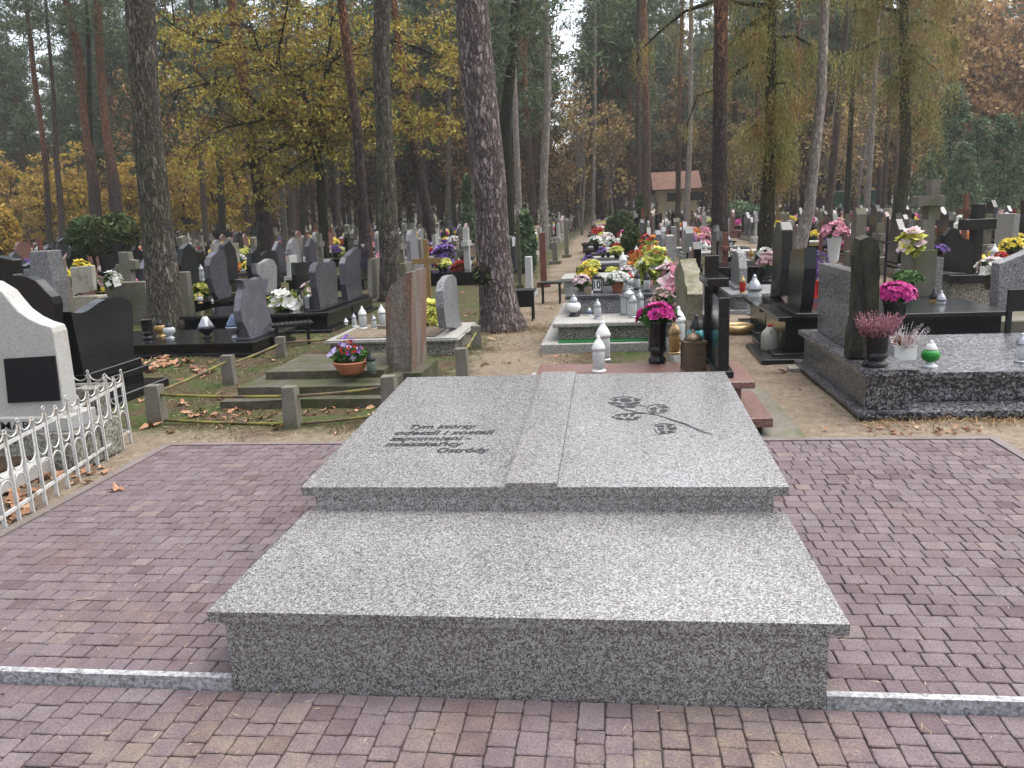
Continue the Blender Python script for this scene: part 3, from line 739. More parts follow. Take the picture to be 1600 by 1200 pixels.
# --- old mossy stepped grave with posts and pipes
g = thing('grave', 'old mossy concrete grave in three low steps behind the pipe railing', 'grave', (-1.6, 4.8, 0))
a1 = at(352, 622); b1 = at(604, 640, .0)
ztop = .21
p_f = at(352, 622, 0.02)
part(MB().box(-2.1, -.55, 4.15, 5.75, -.02, .08).roughen(.012, 5, 4), 'lower_step', M_oldconc, g, 0)
part(MB().box(-2.0, -.62, 4.3, 5.65, .07, .165).roughen(.012, 5, 4), 'middle_step', M_oldconc, g, 0)
part(MB().box(-1.88, -.75, 4.65, 5.6, .155, .235).roughen(.012, 5, 4), 'upper_step', M_oldconc, g, 0)
g = thing('headstone', 'tall weathered rust stained concrete stele at head of the old mossy grave', 'headstone', (-.55, 5.2, 0))
YS = 4.92; ol = outY([(604, 600), (602, 470), (607, 455), (618, 440), (632, 427), (643, 425), (643, 600)], YS)
x0_, x1_ = ol[0][0], ol[-1][0]
m = MB().prism([(x, z) for x, z in [(x0_, -.02)]+ol[1:-1]+[(x1_, -.02)]], 'y', YS, YS+.62)
m.roughen(.008, 8, 5); part(m, 'stele', M_rusty, g, 0)
part(MB().box(x0_-.06, x1_+.12, YS-.06, YS+.68, -.02, .16).roughen(.01, 7, 3), 'plinth', M_oldconc, g, 0)
bowl = thing('flower_bowl', 'terracotta bowl of purple pansies on the old mossy grave', 'flower bowl', (*top(549, 583, .235)[:2], .235))
MB().lathe([(0, 0), (.10, 0), (.115, .02), (.155, .10), (.16, .11), (.15, .115), (.14, .10), (0, .10)], n=28).build('pot', M_terra, bowl)
leafobj('foliage', leafset([(-.07, 0, .16), (.08, 0, .17), (0, .02, .15)], np.array([.1, .1, .07]), 130, .03, .5), L_green, bowl)
p, d = dome(14, .15, .12, .13, .3); p[:, 0] -= .05
leafobj('blossoms', blossoms(p, d+np.array([0, -.6, .2]), .034, 8), F_violet, bowl)
p, d = dome(10, .12, .16, .18, .3); leafobj('blossoms', blossoms(p, d+np.array([0, -.4, .2]), .028, 8), F_purple, bowl)
p, d = dome(40, .12, .10, .2, .3); leafobj('blossoms', blossoms(p, d, .018, 6), F_red, bowl)
lantern('green glass lantern with dark lid beside the terracotta bowl', (*top(581, 584, .235)[:2], .235), .2, 'tall', M_dullgreen, M_metal, M_metal, r=.045)
def post(px, py, h, w_=.11, lean=0.0, label=''):
    p = at(px, py); o = MB().box(-w_/2, w_/2, -w_/2, w_/2, -.1, h, taper=.08, rot=lean).roughen(.006, 11, 3).build('concrete_post', M_conc)
    o.location = (p[0], p[1], 0); tag(o, label, 'post', 'concrete posts of the pipe railing'); return o
ps = [post(248, 662, .33, .125, .05, 'squat concrete post at left front corner of the old mossy grave'),
      post(459, 668, .335, .115, .0, 'concrete post in the middle of the front pipe railing'),
      post(612, 655, .36, .12, .0, 'concrete post half hidden at left edge of the granite monument'),
      post(360, 600, .30, .12, .1, 'mossy concrete post left of the old mossy grave, behind front railing'),
      post(441, 558, .25, .11, .1, 'concrete post at rear left of the old mossy grave by slatted bench'),
      post(724, 600, .35, .115, .0, 'lichened concrete post behind left page of the granite monument'),
      post(745, 545, .28, .12, .2, 'lichened concrete post at the foot of the big leaning pine'),
      post(600, 540, .26, .12, .0, 'grey concrete post behind the tall rust stained stele')]
def pipe(a, b, z0, z1, label):
    A = Vector((*a.location[:2], z0)); B = Vector((*b.location[:2], z1)); pts = [A+(B-A)*i/6+Vector((0, 0, -.01*math.sin(math.pi*i/6))) for i in range(7)]
    o = MB().tube([p-A for p in pts], .013, 7).build('railing_pipe', M_rustpipe); o.location = A; tag(o, label, 'pipe', 'railing pipes')
pipe(ps[0], ps[1], .25, .255, 'upper rusty pipe of the front railing, left span')
pipe(ps[1], ps[2], .255, .27, 'upper rusty pipe of the front railing, right span')
pipe(ps[0], ps[1], .035, .03, 'lower rusty pipe of the front railing near soil, left span')
pipe(ps[1], ps[2], .03, .05, 'lower rusty pipe of the front railing near soil, right span')
pipe(ps[0], ps[3], .26, .24, 'yellow mossy pipe running back from the squat corner post')
pipe(ps[3], ps[4], .2, .17, 'mossy pipe along the left side of the old mossy grave')
pipe(ps[4], ps[7], .17, .17, 'thin rusty pipe behind the old mossy grave')
pipe(ps[7], ps[6], .17, .19, 'thin rusty pipe in front of the pale leaf covered grave')
pipe(ps[6], ps[5], .2, .28, 'rusty pipe between the two lichened posts')

# --- pale terrazzo grave with the arched grey stele
P2 = at(718, 556); xr = float(P2[0]); yf = float(P2[1]); zt = ht(xr, yf, 528)
g = thing('grave', 'low pale terrazzo grave strewn with leaves and topped by narrow arched grey stele', 'grave', (xr-1, yf+.6, 0))
xl = float(at(508, 560)[0])
part(MB().box(xl+.06, xr-.06, yf+.06, yf+1.3, -.02, zt-.05), 'plinth', M_wornterr, g, 0.006)
part(MB().box(xl, xr, yf, yf+1.36, zt-.049, zt), 'rim', M_wterr, g, 0.02, 2)
part(MB().box(xl+.12, xr-.3, yf+.12, yf+1.2, zt, zt+.012).roughen(.006, 8, 4), 'leaf_bed', M_ground, g, 0)
xs_ = xr-.16; ol = outX([(697, 512), (693, 480), (692, 455), (695, 440), (702, 431), (709, 429), (713, 434), (716, 460), (717, 490), (722, 507), (722, 514)], xs_)
part(MB().prism(ol, 'x', xs_-.09, xs_), 'stele', M_gterr, g, 0.008, 2)
ZP = zt
for lab, px, py, h, kind, bd, ld in (('short white grave candle at left end of the leaf covered grave', 541, 507, .09, 'round', M_whitelid, M_whitelid), ('clear lantern with rounded silver lid, leftmost lantern on leaf covered grave', 554, 510, .18, 'tall', M_glass, M_silver),
        ('tall clear lantern with white lid on the leaf covered grave', 568, 514, .30, 'tall', M_glass, M_whitelid), ('low clear jar lantern between two tall white lidded lanterns', 585, 514, .19, 'tall', M_glass, M_silver), ('tall green tinted lantern with white lid beside the rust stained stele', 598, 510, .29, 'tall', M_glass, M_whitelid)):
    lantern(lab, top(px, py, ZP), h, kind, bd, ld, M_whitelid)
arrange('flower_bunch', 'yellow green croton bunch left of the arched grey stele', top(673, 508, ZP), F_lime, .17, .28, 26, .11, 8, L_green, 120, .07)
p_ = at(672, 470); g = thing('wooden_cross', 'yellow wooden grave cross left of the big leaning pine', 'cross', (*onY(672, 490, 9.6)[:2], 0))
zc = ht(g.location.x, 9.6, 375); za = ht(g.location.x, 9.6, 408); g.location.y = 9.6
MB().box(-.038, .038, -.022, .022, -.1, zc).build('upright', M_wood, g, 0.004)
MB().box(-.22, .22, -.0205, .0205, za-.04, za+.04).build('crossbar', M_wood, g, 0.004)

# --- black and grey graves behind, left
def tomb(label, xr, yf, ln, wd, zt, mat, outl, smat, xs_=None, th=.1, sb=True, name='grave', stmat=None):
    g = thing(name, label, 'grave', (xr-ln/2, yf+wd/2, 0))
    part(MB().box(xr-ln+.05, xr-.05, yf+.05, yf+wd-.05, -.02, zt-.05), 'plinth', mat, g, 0.005)
    part(MB().box(xr-ln, xr, yf, yf+wd, zt-.049, zt), 'top_slab', mat, g, 0.006)
    part(MB().box(xr-ln-.02, xr+.03, yf-.03, yf+wd+.03, -.02, .05), 'foot', mat, g, 0.006)
    if outl:
        xs_ = xr-.2 if xs_ is None else xs_
        ol = outX(outl, xs_); part(MB().prism(ol, 'x', xs_-th, xs_), 'stele', smat, g, 0.008, 2)
        if sb:
            ya, yb = min(q[0] for q in ol), max(q[0] for q in ol); zb = min(q[1] for q in ol)
            part(MB().box(xs_-th-.06, xs_+.07, ya-.06, yb+.06, zt, max(zt+.03, zb+.01)), 'stele_base', stmat or mat, g, 0.005)
    return g
P3 = at(516, 520); 
tomb('black granite grave with notched dark stele and white green flowers, left row', float(P3[0]), float(P3[1]), 2.3, 1.25, ht(P3[0], P3[1], 488), M_black,
     [(501, 483), (495, 450), (492, 425), (494, 414), (500, 409), (508, 410), (514, 409), (517, 404), (524, 410), (527, 430), (528, 468), (529, 474)], M_slate)
Z3 = ht(P3[0], P3[1], 488); X3 = float(P3[0])
arrange('flower_bunch', 'white lilies with broad green leaves on the notched stele grave', top(445, 484, Z3), F_white, .22, .26, 16, .13, 8, L_yg, 150, .09)
lantern('small lantern on dark wire stand at the notched stele grave', top(484, 483, Z3), .24, 'house', M_silver, M_silver, M_metal)
arrange('flower_bunch', 'pale greenish flower bunch leaning on the notched dark stele', top(488, 470, Z3), F_pale, .14, .32, 20, .07, 8, L_yg, 120, .06)
P4 = at(556, 497)
tomb('black granite grave with flame-topped dark stele behind the notched one', float(P4[0]), float(P4[1]), 2.3, 1.2, ht(P4[0], P4[1], 474), M_black,
     [(544, 470), (540, 445), (538, 412), (541, 402), (546, 398), (552, 391), (560, 385), (564, 392), (563, 410), (565, 440), (567, 462), (567, 468)], M_slate)
P5 = at(392, 496); Z5 = ht(P5[0], P5[1], 468)
tomb('black granite grave with crescent-shaped grey stele right of the left pine', float(P5[0]), float(P5[1]), 2.6, 1.3, Z5, M_black,
     [(345, 472), (336, 458), (329, 435), (327, 415), (331, 402), (340, 393), (351, 391), (354, 405), (356, 430), (360, 455), (363, 470)], M_slate, xs_=float(P5[0])-.55)
arrange('flower_bunch', 'yellow rose bunch by the crescent-shaped stele', top(316, 470, Z5), F_lime, .14, .26, 18, .11, 10, L_green, 100, .06)
lantern('gold rimmed glass ball lantern in front of the yellow roses', top(313, 474, Z5), .18, 'round', M_glass, M_gold, M_gold)
lantern('low silver candle holder beside the crescent-shaped stele', top(332, 474, Z5), .08, 'round', M_silver, M_silver, M_silver)
# wavy grey terrazzo stele and its neighbours
def stele_on(label, px, py, outl, mat, th=.1, plinth=None, base_py=None, name='headstone', bevel=.008):
    P_ = at(px, py); x = float(P_[0]); ol = outX(outl, x)
    g = thing(name, label, 'headstone', (x, float(P_[1]), 0))
    zb = min(q[1] for q in ol); ya, yb = min(q[0] for q in ol), max(q[0] for q in ol)
    part(MB().prism(ol, 'x', x-th, x), 'stele', mat, g, bevel, 2)
    part(MB().box(x-th-.07, x+.07, ya-.07, yb+.07, -.05, max(.06, zb+.01)), 'plinth', plinth or mat, g, 0.006)
    return g
stele_on('wavy grey terrazzo headstone with dark panel beside the white green flowers', 426, 478, [(418, 466), (414, 440), (402, 428), (399, 411), (406, 413), (413, 409), (421, 404), (428, 406), (433, 416), (433, 462)], M_gterr)
stele_on('dark green rounded headstone behind the wavy grey terrazzo one', 415, 462, [(396, 440), (391, 415), (393, 396), (402, 388), (408, 400), (418, 392), (426, 392), (434, 395), (437, 425), (440, 450)], M_blackdull)
stele_on('small blackish headstone with wavy top at foot of the oak', 478, 462, [(466, 452), (462, 430), (461, 410), (468, 411), (475, 409), (482, 411), (487, 408), (488, 430), (489, 448)], M_blackdull)
stele_on('grey upright concrete slab left of the oak trunk', 470, 430, [(456, 422), (455, 378), (460, 371), (473, 371), (474, 420)], M_conc)
stele_on('narrow pale slab between the oak and wavy headstone', 458, 440, [(454, 432), (452, 400), (464, 398), (465, 430)], M_light)
stele_on('slim dark slab seen through lanterns left of the rust stained stele', 590, 470, [(582, 470), (582, 405), (596, 402), (612, 402), (612, 470)], M_conc)
bn = thing('bench', 'small dark slatted bench beside the purple stele grave', 'bench', at(459, 540))
for k in range(9): MB().box(-.26+k*.06, -.215+k*.06, -.15, .15, .29, .305).build('slat', M_metal, bn, 0.003)
MB().box(-.27, .27, -.14, -.12, .272, .29).build('rail', M_metal, bn); MB().box(-.27, .27, .12, .14, .272, .29).build('rail', M_metal, bn)
for sx_ in (-.2, .2): MB().box(sx_-.02, sx_+.02, -.02, .02, -.05, .272).build('leg', M_metal, bn)
bn.rotation_euler = (0, 0, 0.5)

# --- far left: concrete slabs
def slabY(label, outl, y, mat, th=.14, plinth=True, name='headstone'):
    ol = outY(outl, y); x = sum(q[0] for q in ol)/len(ol)
    g = thing(name, label, 'headstone', (x, y, 0)); xa, xb = min(q[0] for q in ol), max(q[0] for q in ol); zb = min(q[1] for q in ol)
    part(MB().prism(ol, 'y', y, y+th), 'stele', mat, g, 0.008)
    part(MB().box(xa-.08, xb+.08, y-.08, y+th+.08, -.05, max(.08, zb+.01)), 'plinth', mat, g, 0.008)
    return g
slabY('large stepped pale grey slab behind the tall black headstone', [(88, 525), (83, 440), (78, 417), (74, 392), (46, 393), (46, 420), (36, 421), (38, 525)], 8.2, M_gterr, .3)
slabY('stained ivory plaque headstone on two short feet', [(114, 464), (109, 418), (143, 415), (146, 454), (133, 458), (122, 458)], 9.6, M_pale, .1)
g = slabY('grey concrete cross with flared foot left of the left pine', [(190, 450), (192, 440), (186, 425), (179, 423), (180, 413), (186, 413), (184, 394), (200, 394), (202, 406), (211, 407), (212, 421), (203, 422), (206, 440), (208, 450)], 12.2, M_conc, .16)
w_ = thing('wall', 'low grey concrete grave wall behind the left pine', 'wall', (*onY(200, 520, 10.3)[:2], 0))
xa, xb = float(onY(170, 500, 10.3)[0]), float(onY(234, 500, 10.3)[0]); zt = float(onY(200, 441, 10.3)[2])
part(MB().box(xa, xb, 10.3, 10.5, -.05, zt), 'wall', M_conc, w_, .01)
w_ = thing('wall', 'grey concrete grave border right of the left pine', 'wall', (*onY(290, 490, 10.6)[:2], 0))
xa, xb = float(onY(272, 480, 10.6)[0]), float(onY(298, 480, 10.6)[0]); zt = float(onY(285, 425, 10.6)[2])
part(MB().box(xa, xb, 10.6, 10.75, -.05, zt), 'wall', M_conc, w_, .01)
g = thing('statue', 'small grey blue angel statue beside the stepped pale slab', 'statue', (*onY(84, 430, 9.0)[:2], 0))
zb = float(onY(84, 432, 9.0)[2]); zt = float(onY(84, 395, 9.0)[2]); H = zt-zb
MB().box(-.16, .16, -.14, .14, -.05, zb).build('pedestal', M_conc, g, .01)
MB().lathe([(.13, 0), (.14, .03), (.11, .3), (.08, .45), (.10, .58), (.09, .68), (.04, .74), (.055, .80), (.065, .87), (.045, .95), (0, .98)], n=14, z=zb, s=H).build('figure', M_slate, g)
MB().blob((-.10, .05, zb+H*.55), (.05, .02, H*.25), 2, .1).blob((.10, .05, zb+H*.55), (.05, .02, H*.25), 2, .1).build('wings', M_slate, g)
for lab, px, py, z, colr in (('yellow chrysanthemums on top of the ivory plaque', 126, 418, None, F_yellow), ('peach flowers right of the ivory plaque', 150, 442, None, F_dusty), ('dark green potted plant in front of the concrete cross', 176, 438, None, F_white)):
    pz = onY(px, py, 10.0); arrange('flower_bunch', lab, (pz[0], pz[1], max(0, pz[2]-.12)), colr, .14, .24, 16, .08, 8, L_green, 80, .06)
# ------------------------------------------------------------------ graves right of the path
# red granite grave directly behind the monument
RZ = 0.40
RY0, RY1 = 3.75, 5.75
g = thing('grave', 'polished red granite grave directly behind the granite monument', 'grave', (1.7, 4.6, 0))
xl = float(at(836, 588, RZ)[0]); ya_ = float(at(836, 570, RZ)[1])
part(MB().box(xl, 2.30, 3.12, ya_, RZ-.05, RZ), 'top_slab', M_red, g, 0.006)
part(MB().box(xl+.06, 2.22, 3.2, ya_-.06, .15, RZ-.051), 'plinth', M_red, g, 0.004)
part(MB().box(xl-.05, 2.42, 3.1, ya_+.06, .08, .149), 'lower_slab', M_red, g, 0.006)
part(MB().box(xl-.03, 2.36, 3.15, ya_+.03, -.02, .079), 'foot', M_blackdull, g, 0.004)
# its black cross and low black stele
YC = float(at(1111, 566, RZ)[1]); xc0, xc1 = float(onY(1100, 560, YC)[0]), float(onY(1122, 560, YC)[0])
g = thing('cross', 'tall black granite cross at head of the red granite grave', 'cross', ((xc0+xc1)/2, YC, RZ))
zt = float(onY(1111, 399, YC)[2])
part(MB().box(xc0, xc1, YC, YC+.13, RZ, zt), 'upright', M_black, g, 0.005)
za, zb = float(onY(1111, 445, YC)[2]), float(onY(1111, 431, YC)[2])
part(MB().box(xc0-.004, xc1+.045, YC-.22, YC+.36, za, zb), 'crossbar', M_black, g, 0.005)
part(MB().box(xc0-.03, xc1+.05, YC-.05, YC+.16, RZ, RZ+.035), 'cross_foot', M_black, g, 0.005)
YS = float(at(1128, 590, RZ)[1]); x0_, x1_ = float(onY(1122, 580, YS)[0]), float(onY(1139, 580, YS)[0])
g = thing('headstone', 'low narrow black granite stele beside the tall black cross', 'headstone', ((x0_+x1_)/2, YS, RZ))
zt = float(onY(1130, 465, YS)[2])
part(MB().box(x0_, x1_, YS, YS+.55, RZ, zt), 'stele', M_black, g, 0.005)
part(MB().box(x0_-.02, x1_+.03, YS-.03, YS+.58, RZ, RZ+.05), 'stele_base', M_black, g, 0.005)
# offerings on the red grave
def onred(px, py): return top(px, py, RZ)
lantern('white lidded clear lantern standing behind the monument spine', onred(936, 581), .28, 'tall', M_glass, M_whitelid, M_whitelid)
lantern('second clear white lidded lantern, just behind the one at the monument spine', top(943, 564, RZ), .33, 'tall', M_glass, M_whitelid, M_silver)
va = thing('flower_vase', 'black granite vase of magenta roses on the red granite grave', 'vase', onred(1027, 567))
pot(va, .082, .335, M_black, VASE, 28)
p, d = dome(20, .125, .09, .355, .2); leafobj('blossoms', blossoms(p, d+np.array([0, 0, .2]), .062, 16, .5, .5), F_magenta, va)
leafobj('foliage', leafset([(0, 0, .37)], np.array([.15, .15, .05]), 120, .05, .5), L_green, va)
lantern('amber glass lantern between the magenta roses and bronze lantern', onred(1054, 553), .28, 'tall', M_amber, M_gold, M_gold)
lantern('square bronze relief lantern at right of the red granite grave', onred(1083, 577), .30, 'house', M_bronze, M_bronze, M_bronze)
lantern('black domed lantern with teal glass behind the bronze one', onred(1088, 556), .34, 'round', M_tealglass, M_blackplastic, M_blackplastic, r=.085)
lantern('tall white lidded lantern behind the magenta roses', onred(1060, 538), .34, 'tall', M_glass, M_whitelid, M_whitelid)
# pale slab border lying behind it
g = thing('grave_slab', 'flat pale pebble slab between red granite grave and the green mat', 'slab', (1.4, 6.4, 0))
part(MB().box(.62, 2.35, ya_+.12, ya_+.75, -.02, .19), 'slab', M_wterr, g, .006)
part(MB().box(.70, 2.35, ya_+.15, ya_+.72, .191, .215), 'sand_bed', M_wterr, g, .004)

# terraced grave with the many lanterns
Pa = at(845, 552); Pb = at(878, 520)
g = thing('grave', 'terraced pebbled terrazzo grave with green mat and rows of lanterns', 'grave', (1.5, 7.6, 0))
x0_, y0_ = float(Pa[0]), float(Pa[1]); 
part(MB().box(x0_, 2.55, y0_, y0_+2.5, -.02, .10), 'border', M_wterr, g, .008)
part(MB().box(x0_+.2, 2.3, y0_+.06, y0_+.30, .1001, .112), 'mat', M_greenmat, g, 0)
y1_ = y0_+.26; zt1 = ht(x0_+.17, y1_, 505)
part(MB().box(x0_+.19, 2.5, y1_, y0_+2.3, .10, zt1-.05), 'plinth', M_wornterr, g, .005)
part(MB().box(x0_+.13, 2.56, y1_-.05, y0_+2.36, zt1-.049, zt1), 'slab', M_wterr, g, .008)
y2_ = y1_+.75; zt2 = float(onY(1000, 459, y2_)[2])
part(MB().box(x0_+.3, 2.42, y2_+.04, y2_+1.15, zt1, zt2-.05), 'upper_plinth', M_gterr, g, .005)
part(MB().box(x0_+.24, 2.48, y2_, y2_+1.2, zt2-.049, zt2), 'upper_slab', M_slate, g, .006)
def t1(px, py): return top(px, py, zt1)
def t2(px, py): return top(px, py, zt2)
lantern('dome lantern with white glass at left end of the lower terrace', t1(897, 494), .27, 'round', M_whitelid, M_silver, M_metal)
lantern('clear lantern at the back of the lower terrace', t1(926, 487), .27, 'tall', M_glass, M_silver, M_silver)
lantern('stout clear jar lantern in the middle of the lower terrace', t1(934, 498), .24, 'tall', M_glass, M_silver, M_silver, r=.05)
lantern('low pale blue candle dish on the lower terrace', t1(921, 493), .10, 'round', M_blueglass, M_whitelid, M_whitelid)
lantern('square silver house lantern on the lower terrace', t1(983, 492), .33, 'house', M_glass, M_silver, M_silver)
lantern('slim clear lantern with grey knob right of the silver house lantern', t1(989, 496), .30, 'tall', M_glass, M_silver, M_silver)
lantern('tall clear lantern at right of the lower terrace', t1(1000, 490), .30, 'tall', M_glass, M_silver, M_silver)
numlan = lantern('black house lantern with white arch windows and number 10', t2(934, 456), .25, 'house', M_whitelid, M_blackplastic, M_blackplastic)
me_ = textmesh('10', 0, .02)
for v in me_.vertices: v.co = (v.co.x*.11-.064, -v.co.z-.060, .05+v.co.y*.14)
me_.materials.append(M_blackplastic); link('number', me_, numlan); numlan.rotation_euler = (0, 0, -.1)
flowers('flower_pot', 'white chrysanthemums in terracotta pot on the upper terrace', 'potted flowers', t2(965, 456), None, F_white, .15, .10, .085, .13, M_terra, 130, .032, 10)
flowers('flower_pot', 'pale pink flowers in brown pot, leftmost on the upper terrace', 'potted flowers', t2(909, 454), None, F_pale, .11, .10, .05, .08, M_bronze, 40, .04, 8)
arrange('flower_bunch', 'yellow and orange tulip bunch behind the number lantern', t2(918, 444), F_yellow, .15, .28, 22, .07, 8, L_yg, 160, .08, col2=F_orange)
lantern('white lantern with red top right of the white chrysanthemums', t2(984, 452), .23, 'round', M_glass, M_redglass, M_whitelid)
lantern('tall clear lantern with dark knob, left of the pair on the upper terrace', t2(996, 452), .24, 'tall', M_glass, M_metal, M_metal)
lantern('tall clear lantern with dark knob, right of the pair on the upper terrace', t2(1011, 455), .25, 'tall', M_glass, M_metal, M_metal)
arrange('flower_bunch', 'big bunch of cream lilies with fresh green leaves', t2(1022, 440), F_lime, .25, .42, 26, .11, 8, L_yg, 200, .10, col2=F_white)
arrange('flower_bunch', 'tall bunch of orange and red leaves and flowers behind the cream lilies', t2(1016, 425), F_orange, .24, .55, 40, .06, 8, L_yg, 120, .06, col2=F_red)
arrange('flower_bunch', 'dusty pink hydrangea bunch leaning at right of the terraces', t1(1035, 500), F_dusty, .17, .34, 46, .05, 8, L_green, 120, .07)
arrange('flower_bunch', 'large pale pink lilies in front of the mossy pebble stele', (*t1(1050, 486)[:2], zt1+.25), F_pale, .21, .30, 20, .125, 8, L_green, 50, .08, col2=F_pink)
arrange('flower_bunch', 'dark pink and yellow posy below the dusty pink hydrangeas', t1(1025, 503), F_magenta, .10, .2, 16, .05, 8, L_green, 40, .05, col2=F_yellow)
xs_ = 2.14; ol = outX([(1093, 575), (1090, 500), (1092, 460), (1083, 420), (1078, 405), (1066, 425), (1072, 470), (1066, 520), (1066, 560)], xs_)
g = thing('headstone', 'leaning pebble stele covered in moss behind the tall black cross', 'headstone', (xs_, 6.2, 0))
part(MB().prism(ol, 'x', xs_-.10, xs_+.06).roughen(.012, 8, 3), 'stele', M_lichen, g, 0)
part(MB().box(xs_-.2, xs_+.12, min(q[0] for q in ol)-.05, max(q[0] for q in ol)+.08, -.05, .12), 'plinth', M_wterr, g, .01)
# benches beside the path
for lab, px, py, ptop in (('black metal stool with deep apron right of the big leaning pine', 818, 500, 452), ('small black stool beside the sandy path', 862, 474, 440)):
    p = at(px, py); h = ht(p[0], p[1], ptop); b = thing('stool', lab, 'stool', p)
    MB().box(-.2, .2, -.17, .17, h-.03, h).build('seat', M_metal, b, .005)
    if 'apron' in lab: MB().box(-.18, .18, -.15, -.13, h-.25, h-.031).build('apron', M_metal, b, .003)
    for a in (-.15, .15):
        for c_ in (-.11, .11): MB().box(a-.013, a+.013, c_-.013, c_+.013, -.05, h-.031).build('leg', M_metal, b)
# slim steles left of the path
def pillar(label, px, py, ptop, w_, d_, mat, name='headstone', cat='headstone', cross=None, rot=0, plinth=True, pm=None):
    p = at(px, py); h = ht(p[0], p[1], ptop); g = thing(name, label, cat, p, rot)
    MB().box(-w_/2, w_/2, -d_/2, d_/2, .1 if plinth else -.05, h, .06).build('upright', mat, g, .006)
    if cross: MB().box(-w_/2-.005, w_/2+.005, -d_*cross, d_*cross, h*.66, h*.66+d_*.8).build('crossbar', mat, g, .006)
    if plinth: MB().box(-w_*1.1, w_*1.1, -d_*1.1, d_*1.1, -.05, .1).build('plinth', pm or mat, g, .006)
    return g
pillar('white stone slab with rounded top beside the black aproned stool', 828, 462, 401, .12, .36, M_light)
pillar('red brown wooden post cross left of the sandy path', 850, 448, 364, .13, .13, M_brownwood, 'wooden_cross', 'cross', None, 0, True, M_brownwood)
pillar('mossy bird-bath like stone post right of the big leaning pine', 813, 452, 342, .07, .07, M_oldconc)
pillar('tall grey cross stele in row left of the path', 886, 402, 345, .14, .3, M_conc)
pillar('lichened grey pillar left of the path, next to the grey cross', 868, 412, 378, .16, .34, M_conc)
for lab, px, py, ptop, w_, d_, m_ in (('tall grey stone cross left of the big leaning pine', 732, 440, 355, .14, .16, M_light), ('short grey stone cross left of the big leaning pine', 727, 438, 380, .2, .2, M_conc), ('slim pale grey stele beyond the yellow wooden cross', 682, 402, 362, .1, .2, M_light), ('small dark headstone with pointed top beyond the rust stained stele', 631, 402, 365, .12, .4, M_slate)):
    pillar(lab, px, py, ptop, w_, d_, m_, cross=1.7 if 'cross left' in lab else None)
arrange('flower_bunch', 'red poinsettia bunch left of the big leaning pine', at(720, 440), F_red, .2, .5, 24, .13, 10, L_green, 120, .08)
arrange('flower_bunch', 'violet flower bunch beyond the yellow wooden cross', at(695, 425), F_purple, .3, .8, 40, .14, 10, L_green, 120, .08)
arrange('flower_bunch', 'pink and red flowers just right of the big leaning pine', at(812, 425), F_pink, .28, .75, 40, .12, 10, L_green, 140, .08, col2=F_red)

# ---- black graves with the milky jug
g = thing('grave_slab', 'flat dark tiled slab under the milky water jug', 'slab', (3.5, 6.8, 0))
A_ = at(1190, 570); part(MB().box(float(A_[0]), 4.6, float(A_[1]), float(A_[1])+1.0, -.02, .05), 'slab', M_blackdull, g, .006)
j = thing('water_jug', 'milky plastic water jug with red cap on flat dark slab', 'jug', top(1202, 547, .05))
MB().lathe([(0, 0), (.082, 0), (.09, .01), (.09, .16), (.075, .20), (.04, .235), (.03, .25), (0, .25)], n=20, squash=.8).build('body', M_jug, j)
MB().lathe([(0, .25), (.026, .25), (.026, .275), (0, .275)], n=14).build('cap', M_redglass, j)
MB().torus((0, -.045, .205), .04, .01, 'x', 12, 6, 0, math.pi).build('handle', M_jug, j)
g = thing('ring', 'brass coloured wreath hoop lying on sand left of the milky jug', 'hoop', at(1152, 520)); MB().torus((0, 0, .06), .17, .055, 'z', 20, 8).build('hoop', M_gold, g)
def blackgrave(label, px, py, zt, wd, outl, mat, lo=.9, ln=2.2, tiers=2):
    P_ = at(px, py); x0, y0 = float(P_[0]), float(P_[1])
    g = thing('grave', label, 'grave', (x0+ln/2, y0+wd/2, 0))
    part(MB().box(x0-.06, x0+ln, y0-.06, y0+wd+.06, -.02, .07), 'foot', mat, g, .006)
    part(MB().box(x0+.08, x0+ln-.05, y0+.05, y0+wd-.05, .07, zt-.05), 'plinth', mat, g, .005)
    part(MB().box(x0, x0+ln, y0, y0+wd, zt-.049, zt), 'top_slab', mat, g, .006)
    xs_ = x0+.22
    ol = outX(outl, xs_); ya, yb = min(q[0] for q in ol), max(q[0] for q in ol); zb = min(q[1] for q in ol)
    part(MB().prism(ol, 'x', xs_, xs_+.12), 'stele', mat, g, .008, 2)
    part(MB().box(xs_-.08, xs_+.2, ya-.07, yb+.07, zt, max(zt+.05, zb+.01)), 'stele_base', mat, g, .006)
    return g
blackgrave('black granite grave with tall shouldered stele beside the milky jug', 1215, 562, .44, 1.15, [(1229, 502), (1231, 440), (1235, 392), (1239, 389), (1247, 390), (1257, 387), (1257, 420), (1252, 475), (1246, 503)], M_blackdull)
blackgrave('black granite grave with slender tall stele left of the shouldered one', 1186, 528, .36, 1.2, [(1203, 465), (1206, 420), (1209, 360), (1213, 347), (1219, 347), (1222, 360), (1221, 420), (1219, 462)], M_blackdull)
g = blackgrave('grey topped dark grave with rounded pillar stele behind the tall black cross', 1140, 492, .30, 1.3, [(1141, 455), (1142, 410), (1144, 396), (1148, 391), (1153, 396), (1155, 420), (1155, 453)], M_gterr)
ZQ = .36
for lab, px, py, z, h, kind, bd, ld in (('clear tall lantern at the corner of the slender stele grave', 1178, 492, .10, .55, 'tall', M_glass, M_silver), ('red glass candle with white lid between the two black steles', 1224, 462, .36, .32, 'tall', M_redglass, M_whitelid), ('dark red house lantern right of the shouldered black stele', 1265, 466, .44, .28, 'house', M_redglass, M_redglass), ('red candle pair in front of the rounded pillar stele', 1160, 458, .30, .26, 'tall', M_redglass, M_gold)):
    lantern(lab, top(px, py, z), h, kind, bd, ld)
